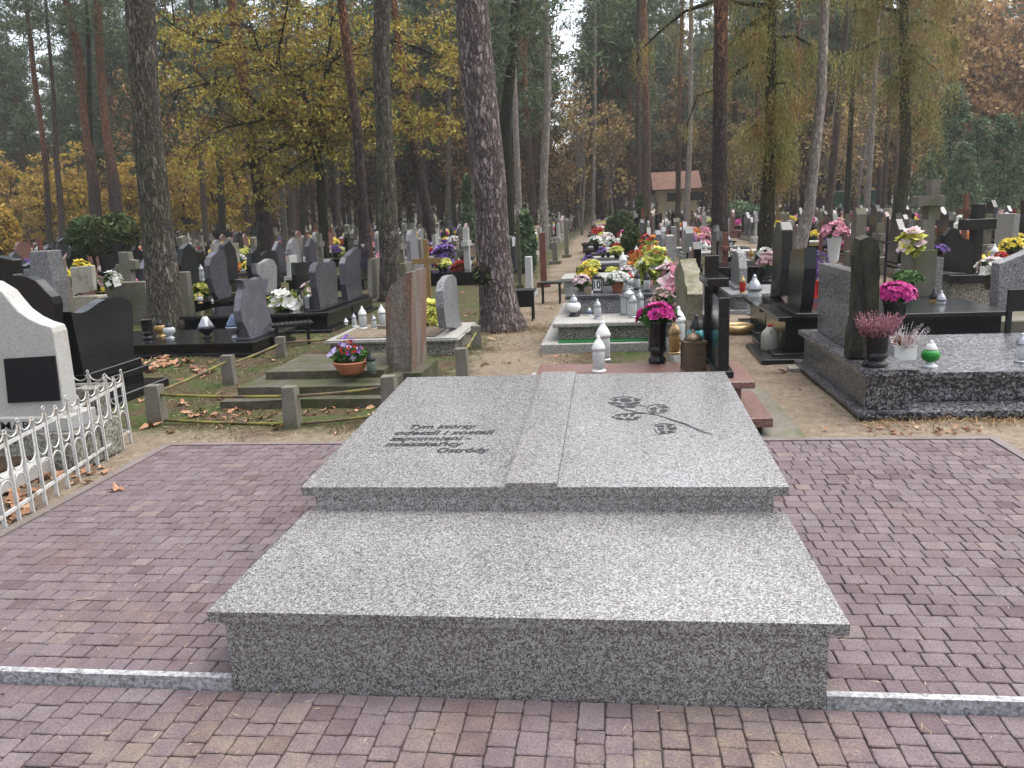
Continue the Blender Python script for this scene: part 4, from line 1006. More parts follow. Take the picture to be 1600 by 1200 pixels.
arrange('flower_bunch', 'lilac flowers with green leaves behind the shouldered black stele', top(1272, 440, .44), F_purple, .18, .4, 26, .09, 8, L_yg, 60, .07)
flowers('flower_pot', 'white chrysanthemums in black pot between the two black steles', 'potted flowers', top(1228, 425, .3), None, F_white, .16, .16, .1, .2, M_blackplastic, 60, .06, 8)
flowers('flower_pot', 'peach flowers in black vase left of the slender stele', 'potted flowers', top(1199, 440, .3), None, F_dusty, .14, .2, .1, .22, M_blackplastic, 40, .07, 8, prof=VASE)

# ---- large black terrazzo grave on the right
BX, BY = float(at(1343, 657)[0]), float(at(1343, 657)[1])
YB = float(at(1264, 573)[1])
def zx(py, px=1345): return ht(BX, BY, py)
zA = ht(BX+.0, BY, 643)
g = thing('grave', 'large black speckled terrazzo grave with heather pots right of the paved plot', 'grave', (BX+1.2, (BY+YB)/2, 0))
part(MB().box(BX+.02, BX+3.2, BY, YB, -.02, zA-.045), 'foot', M_bterr, g, .005)
part(MB().box(BX-.02, BX+3.2, BY-.04, YB+.04, zA-.044, zA), 'lower_slab', M_bterr, g, .008, 2)
zC = ht(BX+.05, BY+.05, 577)
part(MB().box(BX+.05, BX+.36, BY+.05, YB-.05, zA, zC-.05), 'pedestal', M_bterr, g, .004)
part(MB().box(BX+.0, BX+.40, BY+.0, YB, zC-.049, zC), 'pedestal_cap', M_bterr, g, .008, 2)
yM = BY+.24; zM = float(onY(1500, 582, yM)[2])
part(MB().box(BX+.362, BX+3.2, yM+.05, YB-.1, zA, zM-.05), 'tomb', M_bterr, g, .004)
part(MB().box(BX+.402, BX+3.2, yM, YB-.04, zM-.049, zM), 'top_slab', M_bterr, g, .008, 2)
xs_ = BX+.14; ol = outX([(1277, 520), (1279, 411), (1330, 424), (1322, 552)], xs_)
part(MB().prism([(ol[0][0], zC), ol[1], ol[2], (ol[3][0], zC)], 'x', xs_, xs_+.12), 'headstone_panel', M_bterr, g, .006)
g = thing('rough_stone', 'tall dark mossy rough stone at head of the black terrazzo grave', 'headstone', (BX+.2, BY+.6, zC))
yR = BY+.42; ol = outY([(1326, 560), (1337, 480), (1338, 400), (1345, 374), (1362, 369), (1371, 376), (1375, 395), (1374, 470), (1370, 560)], yR)
xw = ol[-1][0]-ol[0][0]
m = MB().prism(ol, 'y', yR, yR+.16).roughen(.018, 9, 4); part(m, 'stone', M_darkrock, g, 0)
TZ = zM
hp = thing('heather_pot', 'pink heather in tall black vase on the black terrazzo grave', 'potted plant', top(1367, 572, zC)); pot(hp, .105, .26, M_black, VASE, 26)
sprigs('sprigs', hp, F_heather, .17, .17, .22, 300, .55)
leafobj('stems', leafset([(0, 0, .27)], np.array([.1, .1, .06]), 200, .03, .15, .6), L_dry, hp)
flowers('flower_pot', 'magenta chrysanthemums behind the pink heather vase', 'potted flowers', top(1396, 520, zM), None, F_magenta, .17, .13, .11, .32, M_blackplastic, 130, .045, 12)
wp = thing('heather_pot', 'pale lilac heather in square white pot on the black terrazzo grave', 'potted plant', top(1407, 561, zM), .15)
MB().box(-.09, .09, -.075, .075, 0, .12).build('pot', M_whitelid, wp, .012, 2)
sprigs('sprigs', wp, F_paleheather, .17, .19, .10, 110, .9, 10, .006)
leafobj('stems', leafset([(0, 0, .14)], np.array([.09, .08, .05]), 160, .04, .2, .5), L_dry, wp)
lantern('round green glass lantern with white foot and lid on the black terrazzo grave', top(1453, 573, zM), .21, 'round', M_greenglass, M_whitelid, M_whitelid)
lantern('clear glass lantern at right edge on the black terrazzo grave', top(1594, 566, zM), .23, 'tall', M_glass, M_silver, M_silver)
# ---- black grave behind it, and what stands right
P_ = at(1395, 590); yq = 6.35
xq0, xq1 = float(onY(1385, 500, yq)[0]), float(onY(1513, 500, yq)[0]); zq = float(onY(1500, 503, yq)[2])
g = thing('grave', 'polished black granite grave with two lanterns beyond the speckled terrazzo one', 'grave', ((xq0+xq1)/2, yq+.5, 0))
part(MB().box(xq0, xq1-.05, yq+.04, yq+1.0, .12, zq-.05), 'plinth', M_black, g, .004)
part(MB().box(xq0-.04, xq1, yq, yq+1.05, zq-.049, zq), 'top_slab', M_black, g, .006)
part(MB().box(xq0-.1, xq1+.25, yq-.15, yq+1.2, -.02, .12), 'foot', M_black, g, .006)
lantern('clear lantern with silver cap on the polished black grave', top(1469, 494, zq), .28, 'tall', M_glass, M_silver, M_silver)
lantern('brown glass lantern with pointed lid on the polished black grave', top(1457, 492, zq), .30, 'tall', M_amber, M_metal, M_metal, r=.05)
# the big grey stone cross
yk = 8.3
def bx(m, px0, px1, py0, py1, y, d0, d1):
    a, b = onY(px0, py1, y), onY(px1, py0, y); m.box(float(a[0]), float(b[0]), y+d0, y+d1, float(a[2]), float(b[2])); return m
g = thing('stone_cross', 'tall grey lichened stone cross on block pedestal beside the green clipped plant', 'cross', (float(onY(1457, 480, yk)[0]), yk, 0))
part(bx(MB(), 1422, 1460, 390, 496, yk, -.1, .45).roughen(.006, 8, 3), 'pedestal', M_conc, g, 0)
part(bx(MB(), 1440, 1462, 343, 391, yk, 0, .3).roughen(.006, 8, 3), 'shaft', M_conc, g, 0)
part(bx(MB(), 1452, 1471, 321, 344, yk, .02, .24).roughen(.005, 8, 2), 'shaft_collar', M_conc, g, 0)
part(bx(MB(), 1434, 1476, 305, 322, yk, -.02, .26).roughen(.005, 8, 2), 'crossbar', M_conc, g, 0)
part(bx(MB(), 1456, 1472, 280, 306, yk, .03, .22).roughen(.005, 8, 2), 'upper_arm', M_conc, g, 0)
flowers('flower_pot', 'violet chrysanthemums on pale stone block beside the grey stone cross', 'potted flowers', (float(onY(1469, 398, 8.5)[0]), 8.5, float(onY(1469, 400, 8.5)[2])), None, F_purple, .1, .07, .06, .05, M_blackplastic, 60, .03, 8)
g = thing('stone_block', 'pale speckled stone block under the violet chrysanthemums', 'pedestal', (float(onY(1467, 430, 8.4)[0]), 8.4, 0))
a, b = onY(1459, 430, 8.4), onY(1475, 402, 8.4); part(MB().box(float(a[0]), float(b[0]), 8.4, 8.6, -.02, float(b[2])), 'block', M_gterr, g, .006)
arrange('flower_bunch', 'white and yellow lily bunch left of the grey stone cross', (*onY(1425, 400, 8.0)[:2], float(onY(1425, 398, 8.0)[2])), F_lime, .14, .26, 16, .11, 8, L_yg, 60, .07, col2=F_pale)
flowers('clipped_plant', 'low green plant in dark pot left of the grey stone cross', 'potted plant', (*onY(1416, 470, 7.6)[:2], float(onY(1416, 458, 7.6)[2])-.05), None, L_green, .15, .1, .09, .18, M_blackplastic, 60, .05, 6)
# dark cross and stele
yk = 9.6
g = thing('cross', 'dark mossy granite cross beside a dark stele on pebbled plinth', 'cross', (float(onY(1530, 450, yk)[0]), yk, 0))
part(bx(MB(), 1520, 1541, 318, 430, yk, 0, .22), 'upright', M_blackdull, g, .006)
part(bx(MB(), 1507, 1558, 341, 360, yk, -.01, .23), 'crossbar', M_blackdull, g, .006)
g = thing('headstone', 'dark green black stele with slanted shoulder left of the dark cross', 'headstone', (float(onY(1495, 450, yk)[0]), yk, 0))
ol = outY([(1473, 424), (1474, 380), (1478, 368), (1488, 355), (1497, 358), (1505, 372), (1518, 376), (1519, 427)], yk-.15)
part(MB().prism(ol, 'y', yk-.15, yk), 'stele', M_blackdull, g, .008, 2)
zb = float(onY(1500, 428, yk)[2]); x0_, x1_ = float(onY(1470, 430, yk)[0]), float(onY(1545, 430, yk)[0])
part(MB().box(x0_, x1_, yk-.3, yk+.4, zb-.10, zb+.01), 'base_slab', M_blackdull, g, .006)
part(MB().box(x0_+.05, x1_-.05, yk-.25, yk+.35, -.02, zb-.101), 'plinth', M_wornterr, g, .006)
flowers('flower_pot', 'cream and pink flowers in black vase right of the dark cross', 'potted flowers', (*onY(1547, 455, 8.8)[:2], float(onY(1547, 452, 8.8)[2])), None, F_pale, .17, .16, .1, .2, M_blackplastic, 40, .08, 8, col2=F_white)
yk = 7.2
slabY('large grey terrazzo headstone with sloped top at right edge', [(1556, 520), (1560, 440), (1562, 412), (1580, 405), (1612, 392), (1650, 384), (1680, 520)], yk, M_gterr, .2)
flowers('flower_pot', 'yellow chrysanthemums behind the grey sloped headstone at right edge', 'potted flowers', (*onY(1582, 395, 7.9)[:2], float(onY(1582, 398, 7.9)[2])), None, F_yellow, .13, .09, .08, .08, M_blackplastic, 60, .04, 8)
b = thing('bench', 'black metal bench with backrest at right edge before the grey headstone', 'bench', (float(onY(1590, 520, 5.6)[0])+.25, 5.6, 0))
zt = float(onY(1590, 452, 5.6)[2]); zm = float(onY(1590, 486, 5.6)[2])
MB().box(-.36, .6, -.02, .02, zm, zt).build('backrest', M_metal, b, .006)
MB().box(-.36, .6, -.45, -.05, zm-.25, zm-.21).build('seat', M_metal, b, .006)
for a in (-.34, .55):
    MB().box(a-.02, a+.02, -.02, .02, -.05, zm).build('leg', M_metal, b); MB().box(a-.02, a+.02, -.43, -.39, -.05, zm-.25).build('leg', M_metal, b)
g = thing('grave_slab', 'low sandy concrete border in front of the black metal bench', 'slab', (5.6, 4.9, 0))
part(MB().box(4.9, 6.6, 6.3, 7.1, -.02, .3), 'slab', M_conc, g, .01)
# slim black lamp-like post cross
pillar('thin black iron cross post left of the grey stone cross', 1381, 462, 338, .035, .035, M_metal, 'iron_cross', 'cross', 4, 0, False)
g = thing('concrete_slab', 'grey tiled slab at the right back corner of the monument', 'slab', (2.6, 3.3, 0))
part(MB().box(2.1, 2.64, 3.02, 4.65, -.03, .02), 'slab', M_conc, g, .005)
g = thing('board', 'pale plank lying on sand left of the black terrazzo grave', 'plank', at(1250, 578)); MB().box(-.11, .11, -.07, .07, 0, .03).build('board', M_wterr, g, .004)
p_ = at(1172, 455)
g = tomb('pale grey topped black grave behind the rounded pillar stele', float(at(1210, 455)[0]), float(at(1210, 460)[1]), 2.0, 1.1, .5, M_black, None, None)
flowers('flower_pot', 'pink chrysanthemums in tall white vase behind the terrazzo headstone panel', 'potted flowers', (*onY(1302, 412, 9.5)[:2], float(onY(1302, 408, 9.5)[2])), None, F_pink, .17, .15, .1, .34, M_whitelid, 90, .05, 8)
g.location.z = 0
# ------------------------------------------------------------------ trees
B_pine = bark('pine_bark', (.30, .245, .235), (.05, .04, .037), plate2=(.20, .155, .145))
B_pinegrey = bark('grey_pine_bark', (.21, .18, .155), (.042, .036, .029), moss=(.14, .135, .075))
B_pineup = bark('orange_topped_pine_bark', (.115, .085, .075), (.03, .022, .02), upper=(.30, .135, .065), z0=4.0, z1=6.5, sc_=(7, 7, 2.0))
B_pinefar = bark('far_pine_bark', (.13, .085, .068), (.035, .022, .018), upper=(.30, .15, .085), z0=5.5, z1=9.5, sc_=(5, 5, 1.6), bump=.5)
B_dark = bark('dark_oak_bark', (.045, .04, .03), (.014, .012, .009), sc_=(9, 9, 2), moss=(.05, .06, .015))
B_pale = bark('pale_bark', (.32, .285, .25), (.12, .10, .085), sc_=(6, 6, 2.4), bump=.4)
B_larch = bark('mossy_larch_bark', (.075, .06, .04), (.022, .02, .012), moss=(.085, .09, .025))
B_rust = bark('brown_bark', (.10, .075, .06), (.035, .026, .022), sc_=(5, 5, 1.6), bump=.5)
C_pine = leafmat('pine_needles', [(0, (0.031, 0.055, 0.027)), (0.5, (0.075, 0.112, 0.055)), (1, (0.144, 0.188, 0.090))], [(0, (0.024, 0.043, 0.020)), (1, (0.093, 0.125, 0.050))], .2)
C_oak = leafmat('oak_leaves', [(0, (.08, .07, .012)), (0.35, (.21, .17, .028)), (0.7, (.38, .31, .055)), (1, (.54, .43, .11))], [(0, (.085, .04, .014)), (0.45, (.23, .115, .036)), (0.75, (.13, .16, .026)), (1, (.24, .27, .06))], .45, nscale=1.3)
C_maple = leafmat('yellow_maple_leaves', [(0, (0.175, 0.125, 0.019)), (0.5, (0.413, 0.288, 0.044)), (1, (0.575, 0.413, 0.088))], [(0, (0.112, 0.112, 0.025)), (0.6, (0.325, 0.188, 0.050)), (1, (0.500, 0.300, 0.075))], .45, nscale=.7)
C_rust = leafmat('russet_leaves', [(0, (0.104, 0.049, 0.023)), (0.5, (0.286, 0.143, 0.058)), (1, (0.468, 0.273, 0.117))], [(0, (0.078, 0.052, 0.026)), (0.6, (0.234, 0.156, 0.072)), (1, (0.468, 0.338, 0.143))], .35, nscale=.5)
C_thin = leafmat('thin_yellow_leaves', [(0, (0.138, 0.098, 0.034)), (0.6, (0.345, 0.253, 0.092)), (1, (0.575, 0.460, 0.184))], [(0, (0.115, 0.069, 0.046)), (1, (0.276, 0.172, 0.092))], .4, nscale=.5)
C_larch = leafmat('larch_needles', [(0, (0.072, 0.102, 0.026)), (0.5, (0.180, 0.210, 0.060)), (0.85, (0.300, 0.288, 0.090)), (1, (0.480, 0.336, 0.120))], [(0, (0.180, 0.108, 0.034)), (0.6, (0.312, 0.192, 0.060)), (1, (0.120, 0.144, 0.036))], .3, nscale=1.5)
C_spruce = leafmat('cypress_sprays', [(0, (0.041, 0.072, 0.037)), (0.5, (0.117, 0.177, 0.090)), (1, (0.220, 0.289, 0.149))], [(0, (0.024, 0.045, 0.023)), (1, (0.068, 0.105, 0.053))], .2, nscale=.8)
C_ivy = leafmat('ivy_leaves', [(0, (.008, .018, .009)), (0.7, (.02, .045, .02)), (1, (.05, .08, .04))])
C_shrub = leafmat('clipped_shrub_leaves', [(0, (.02, .04, .012)), (0.6, (.05, .085, .025)), (1, (.10, .14, .045))], [(0, (.05, .045, .02)), (1, (.09, .10, .03))], .2)

def crown_pine(z0, z1, R_, nb, per, size, limbs=None, wild=0.35):
    cs = []
    for i in range(nb):
        f = rng.random(); z = z0+(z1-z0)*f
        rr = R_*(1.0-0.75*max(0, f-.25)/.75)*(0.35+0.65*rng.random()); a = rng.random()*6.283
        cs.append((rr*math.cos(a), rr*math.sin(a), z+rng.uniform(-.4, .4)))
    if limbs is not None:
        for c in cs:
            if rng.random() < .5: limbs.append(([(0, 0, c[2]-rng.uniform(.1, .8)), (c[0]*.5, c[1]*.5, c[2]-.25), c], [.05, .03, .012]))
    return leafset(cs, np.array([.75, .75, .38])*(R_/2.6), per, size, .16, 0, .15)
def crown_round(zc, R_, H_, nb, per, size, cl=(.7, .7, .4), aspect=.5, flat=.35, hollow=.5, limbs=None, base=None):
    cs = []
    while len(cs) < nb:
        d = Vector((rng.gauss(0, 1), rng.gauss(0, 1), rng.gauss(0, 1))).normalized()*(hollow+(1-hollow)*rng.random())
        k = 1+.35*noise.noise(d*2.3+Vector((zc, R_, 0)))
        c = (d.x*R_*k, d.y*R_*k, zc+d.z*H_*k)
        cs.append(c)
        if limbs is not None and rng.random() < .35:
            b = base or (0, 0, zc-H_*.8)
            mid = (c[0]*.45, c[1]*.45, b[2]+(c[2]-b[2])*.6); limbs.append(([b, mid, c], [.07, .04, .012]))
    return leafset(cs, np.array(cl), per, size, aspect, 0, flat)
def hanging(limbs_pts, L, n, size, drop=1.0):
    """larch: sprays of needles hanging in bunches from branches"""
    C_, U_, V_ = [], [], []
    for _ in range(n//14):
        pts = limbs_pts[rng.randrange(len(limbs_pts))]; k = rng.random()*(len(pts)-1); i = int(k); f = k-i
        p0 = Vector(pts[i]).lerp(Vector(pts[i+1]), f); a0 = rng.random()*6.283; L0 = L*(.25+1.0*rng.random()**1.5); sw = rng.uniform(.05, .45)
        for _q in range(14):
            p = p0+Vector((rng.gauss(0, .12), rng.gauss(0, .12), rng.gauss(0, .08))); l = L0*(.4+.6*rng.random()); m = max(3, int(l/size))
            dx, dy = math.cos(a0)*sw+rng.gauss(0, .1), math.sin(a0)*sw+rng.gauss(0, .1)
            for q in range(m):
                e = Vector((rng.gauss(0, .6), rng.gauss(0, .6), -1)).normalized(); t_ = q/m
                C_.append((p.x+dx*t_*l*(1-.4*t_)+rng.gauss(0, .025), p.y+dy*t_*l*(1-.4*t_)+rng.gauss(0, .025), p.z-size*q*drop*(.55+.45*t_))); U_.append(e*size*.6)
                V_.append(Vector((rng.gauss(0, 1), rng.gauss(0, 1), 0)).normalized()*size*.13)
    return np.array(C_), np.array(U_), np.array(V_)

def trunk_pts(wp, base, extra_h, dist_y=None):
    """way-points (px, py, width px) -> axis in the plane y = base.y, extended upwards to extra_h"""
    P_, R_ = [], []
    for px, py, wd in wp:
        p = onY(px, py, base[1]); dpt = (p-CAM)@CF
        P_.append(Vector((float(p[0]), base[1], float(p[2])))); R_.append(wd*dpt/FPX/2)
    P_ = P_[::-1] if P_[0].z > P_[-1].z else P_; R_ = R_[::-1] if P_[0] is not None and wp[0][1] < wp[-1][1] else R_
    P_[0].z = min(P_[0].z, -.1)
    d = (P_[-1]-P_[-3 if len(P_) > 2 else -2]).normalized(); top_ = P_[-1]; r = R_[-1]
    n = max(1, int((extra_h-top_.z)/2.5))
    for i in range(1, n+1):
        t_ = i/n; z = top_.z+(extra_h-top_.z)*t_; k = (z-top_.z)/max(d.z, .3)
        P_.append(Vector((top_.x+d.x*k*.7, top_.y, z))); R_.append(r*(1-.7*t_))
    # resample
    Q, S_ = [], []
    for a, b, ra, rb in zip(P_, P_[1:], R_, R_[1:]):
        m = max(1, int((b-a).length/.18)) if max(ra, rb) > .12 and b.z < 8 else max(1, int((b-a).length/.6))
        for i in range(m): Q.append(a.lerp(b, i/m)); S_.append(ra+(rb-ra)*i/m)
    Q.append(P_[-1]); S_.append(R_[-1]); return Q, S_
PINES = []
pine_crowns = []
lm_ = []
for k in range(3):
    li = []; s = crown_pine(0, 7.5, 3.1, 60, 46, .17, li); pine_crowns.append((leafmesh(*s), li))
    pine_crowns[-1][0].materials.append(C_pine)
def near_tree(name, label, wp, mat, height=17, n=20, roughk=.07, base_xy=None, y=None, crown='pine', cat='tree'):
    b = at(wp[-1][0], wp[-1][1]); by = float(b[1]) if y is None else y
    bx_ = float(onY(wp[-1][0], wp[-1][1], by)[0])
    g = thing(name, label, cat, (bx_, by, 0))
    Q, S_ = trunk_pts(wp, (bx_, by), height)
    m = MB().tube([q-g.location for q in Q], S_, n, rough=roughk, rsc=3.0); m.build('trunk', mat, g)
    if crown == 'pine':
        me, li = pine_crowns[rng.randrange(3)]; o = link('crown', me, g)
        tp = Q[-1]-g.location; o.location = (tp.x, tp.y, tp.z-6.5); o.rotation_euler = (0, 0, rng.random()*6)
    return g
big = near_tree('pine_tree', 'big leaning pine with plated grey bark and a burl, beside the path', [(736, 0, 51), (745, 100, 53), (755, 200, 54), (765, 290, 53), (771, 400, 54), (776, 450, 57), (781, 490, 64), (784, 508, 76), (785, 516, 92)], B_pine, 18, 40, .06)
p = onY(760, 428, big.location.y)
MB().blob((float(p[0])-big.location.x-.02, -.24, float(p[2])), (.13, .12, .13), 3, .35, 2.6).build('burl', B_dark, big)
leafobj('twigs', leafset([(float(p[0])-big.location.x-.02, -.28, float(p[2]))], np.array([.13, .11, .13]), 90, .04, .2), C_shrub, big)
near_tree('pine_tree', 'thick grey brown pine rising behind the purple stele grave', [(219, 0, 44), (223, 100, 42), (230, 200, 41), (239, 290, 46), (250, 400, 47), (259, 480, 54), (263, 512, 60), (264, 522, 72)], B_pinegrey, 18, 36, .05)
near_tree('pine_tree', 'straight grey pine behind the rust stained stele', [(597, 0, 26), (595, 100, 26), (600, 200, 26), (604, 290, 29), (609, 400, 32), (612, 470, 38)], B_pinegrey, 18, 24)
near_tree('pine_tree', 'dark pine with orange upper trunk left of the straight grey pine', [(534, 0, 14), (545, 100, 15), (558, 200, 16), (564, 290, 16), (572, 400, 18), (576, 440, 22)], B_pineup, 20, 16)
near_tree('pine_tree', 'brown pine leaning left, standing left of the autumn oak', [(368, 50, 14), (378, 130, 18), (395, 240, 20), (404, 285, 21), (413, 350, 24), (418, 420, 30)], B_pineup, 20, 16)
near_tree('pine_tree', 'dark leaning pine between the straight grey pine and the big leaning one', [(622, 60, 12), (632, 130, 14), (645, 220, 15), (658, 285, 16), (672, 350, 17), (686, 405, 22)], B_pineup, 20, 14)
near_tree('pine_tree', 'tall straight pine with orange top right of the cream chapel', [(1127, 0, 22), (1125, 150, 22), (1124, 290, 23), (1125, 390, 27), (1126, 425, 34)], B_pineup, 20, 20)
near_tree('pine_tree', 'slim pale pine right of the big leaning one', [(853, 20, 9), (855, 75, 12), (856, 140, 11), (851, 250, 13), (849, 300, 12), (851, 395, 15)], B_pale, 13, 12)
near_tree('pine_tree', 'dark pine standing close behind the big leaning one', [(806, 0, 15), (799, 100, 15), (789, 190, 19), (792, 290, 19), (797, 395, 22)], B_dark, 18, 14)
near_tree('grey_tree', 'smooth grey leaning trunk beside the mossy larch', [(1289, 0, 13), (1283, 150, 15), (1272, 260, 16), (1264, 330, 18), (1247, 388, 25), (1240, 415, 32)], B_pale, 15, 20)
for lab, wp, bm_ in (('left reddish pine with long bare trunk near left edge', [(107, 18, 12), (118, 60, 12), (125, 100, 13), (133, 170, 14), (140, 240, 15), (147, 300, 17), (153, 385, 20)], B_pineup), ('right reddish pine of the pair left of the thick grey brown pine', [(151, 0, 12), (156, 82, 12), (160, 150, 12), (167, 212, 13), (177, 280, 17), (186, 385, 20)], B_pineup),
        ('thin dark pine between two reddish pines', [(137, 40, 6), (139, 100, 6), (141, 200, 7), (146, 300, 8), (149, 385, 9)], B_dark), ('thin red brown pine near left edge', [(48, 60, 6), (55, 130, 7), (61, 170, 7), (67, 220, 8), (72, 270, 8), (76, 385, 10)], B_pineup), ('slim brown trunk among yellow maples at left', [(84, 150, 6), (88, 250, 8), (93, 300, 9), (97, 385, 11)], B_rust)):
    near_tree('pine_tree', lab, wp, bm_, 19, 12, y=44)
for px, px2, wd, y_, bm_ in ((300, 318, 9, 40, B_rust), (338, 345, 11, 46, B_dark), (378, 384, 7, 50, B_rust), (428, 442, 10, 36, B_pinegrey), (446, 455, 10, 42, B_rust), (466, 471, 8, 46, B_dark), (530, 527, 8, 48, B_rust), (650, 655, 8, 52, B_rust), (704, 700, 7, 50, B_pinegrey), (800, 812, 10, 38, B_pale), (1006, 1010, 13, 44, B_pinefar), (998, 1000, 8, 50, B_rust), (1066, 1059, 8, 58, B_pinefar), (1080, 1072, 9, 52, B_pale), (930, 926, 6, 60, B_pale), (1324, 1290, 12, 36, B_rust), (1338, 1322, 9, 40, B_dark), (1372, 1352, 9, 42, B_pale), (1392, 1378, 7, 46, B_rust)):
    b_ = onY(px2, 360, y_); g = near_tree('pine_tree', 'slim bare trunked pine', [(px, 20, wd*.75), ((px+px2)/2+rng.uniform(-3, 3), 190, wd*.9), (px2, 360, wd*1.1)], bm_, 20, 10, y=y_)
    THINGS[-1][1] = True; g['group'] = 'trees of the surrounding wood'
# ivy on two trunks
def ivy(label, px0, py0, px1, py1, wd, y):
    a, b = onY(px0, py0, y), onY(px1, py1, y); g = thing('ivy', label, 'ivy', (float(b[0]), y, 0))
    cs = [(float(a[0]+(b[0]-a[0])*i/30)-g.location.x+rng.gauss(0, wd*.25), rng.gauss(0, wd*.3)-.1, float(a[2]+(b[2]-a[2])*i/30)) for i in range(31)]
    leafobj('foliage', leafset(cs, np.array([wd*.6, wd*.6, .5]), 60, .11, .6), C_ivy, g)
yv = float(at(153, 385)[1]); ivy('dark ivy wrapping the foot of the left reddish pine', 146, 250, 153, 380, .5, yv-.3)
ivy('dark ivy column just left of the thick grey brown pine', 214, 230, 219, 385, .5, yv-.6)
# --- the autumn oak
YO = 24.0; bx_ = float(onY(508, 425, YO)[0])
oak = thing('oak_tree', 'dark forked oak with yellow and green autumn leaves', 'tree', (bx_, YO, 0))
def op(px, py, dy=0.0):
    p = onY(px, py, YO+dy); return Vector((float(p[0])-bx_, dy, float(p[2])))
m = MB()
m.tube([op(509, 432), op(506, 380), op(501, 280), op(496, 240)], [.2, .16, .145, .14], 12, rough=.1)
L = [([(496, 243), (488, 215), (475, 190), (462, 188), (440, 180), (412, 172)], .10, -.5), ([(487, 215), (480, 190), (478, 160), (470, 120), (430, 112), (405, 78), (385, 20)], .09, -1.0), ([(497, 240), (504, 215), (512, 195), (530, 188), (556, 190)], .09, .4), ([(506, 205), (500, 160), (508, 118), (516, 60), (520, -20)], .08, .8),
     ([(508, 118), (520, 95), (545, 82), (590, 60)], .06, 1.2), ([(440, 180), (400, 190), (350, 200), (300, 230)], .06, -1.5), ([(405, 78), (360, 70), (310, 60), (270, 40)], .05, -1.2), ([(556, 190), (600, 200), (650, 190), (700, 200)], .05, 1.0), ([(590, 60), (640, 70), (690, 90)], .045, 1.4), ([(412, 172), (380, 140), (330, 130), (280, 140)], .05, -1.0),
     ([(475, 190), (440, 230), (400, 250), (360, 270)], .04, -1.2), ([(530, 188), (570, 140), (620, 130), (680, 140)], .045, 1.0), ([(496, 240), (460, 262), (430, 285), (395, 300)], .025, -.6), ([(430, 112), (440, 60), (450, 0), (455, -60)], .05, -.8)]
tips = []
for pts, r, dy in L:
    Q = [op(x, y, dy*i/(len(pts)-1)) for i, (x, y) in enumerate(pts)]; m.tube(Q, [r*(1-.75*i/(len(Q)-1)) for i in range(len(Q))], 8, rough=.12)
    for i in range(1, len(Q)):
        for q in range(4):
            f = rng.random(); tips.append(Q[i-1].lerp(Q[i], f))
for q in tips+tips[::2]:
    e = Vector((rng.gauss(0, 1), rng.gauss(0, 1), rng.gauss(.1, .5))).normalized()*rng.uniform(.5, 1.3); m.tube([q, q+e*.5+Vector((0, 0, .05)), q+e], [.022, .014, .005], 5)
m.build('trunk', B_dark, oak)
cs = []
for q in tips:
    for _ in range(3): cs.append((q.x+rng.gauss(0, .7), q.y+.35+rng.gauss(0, .8), q.z+rng.gauss(.05, .35)))
for px, py, n_, sx_, sy_ in ((300, 165, 14, 25, 55), (270, 90, 8, 25, 50), (330, 30, 10, 50, 25), (420, 30, 12, 50, 20), (400, 120, 12, 60, 30), (350, 220, 12, 50, 22), (290, 265, 8, 25, 20), (460, 185, 16, 50, 16), (560, 175, 14, 40, 18), (650, 170, 12, 40, 28), (680, 90, 10, 26, 40), (640, 30, 8, 40, 20), (440, 260, 6, 40, 18), (620, 230, 5, 40, 10), (690, 210, 5, 20, 14), (700, 40, 6, 15, 30)):
    for _ in range(n_):
        q = op(px+rng.gauss(0, sx_*.7), py+rng.gauss(0, sy_*.7), rng.gauss(.5, 1.4)); cs.append(tuple(q))
leafobj('crown', leafset(cs, np.array([.5, .55, .2]), 34, .072, .45, 0, .3), C_oak, oak)
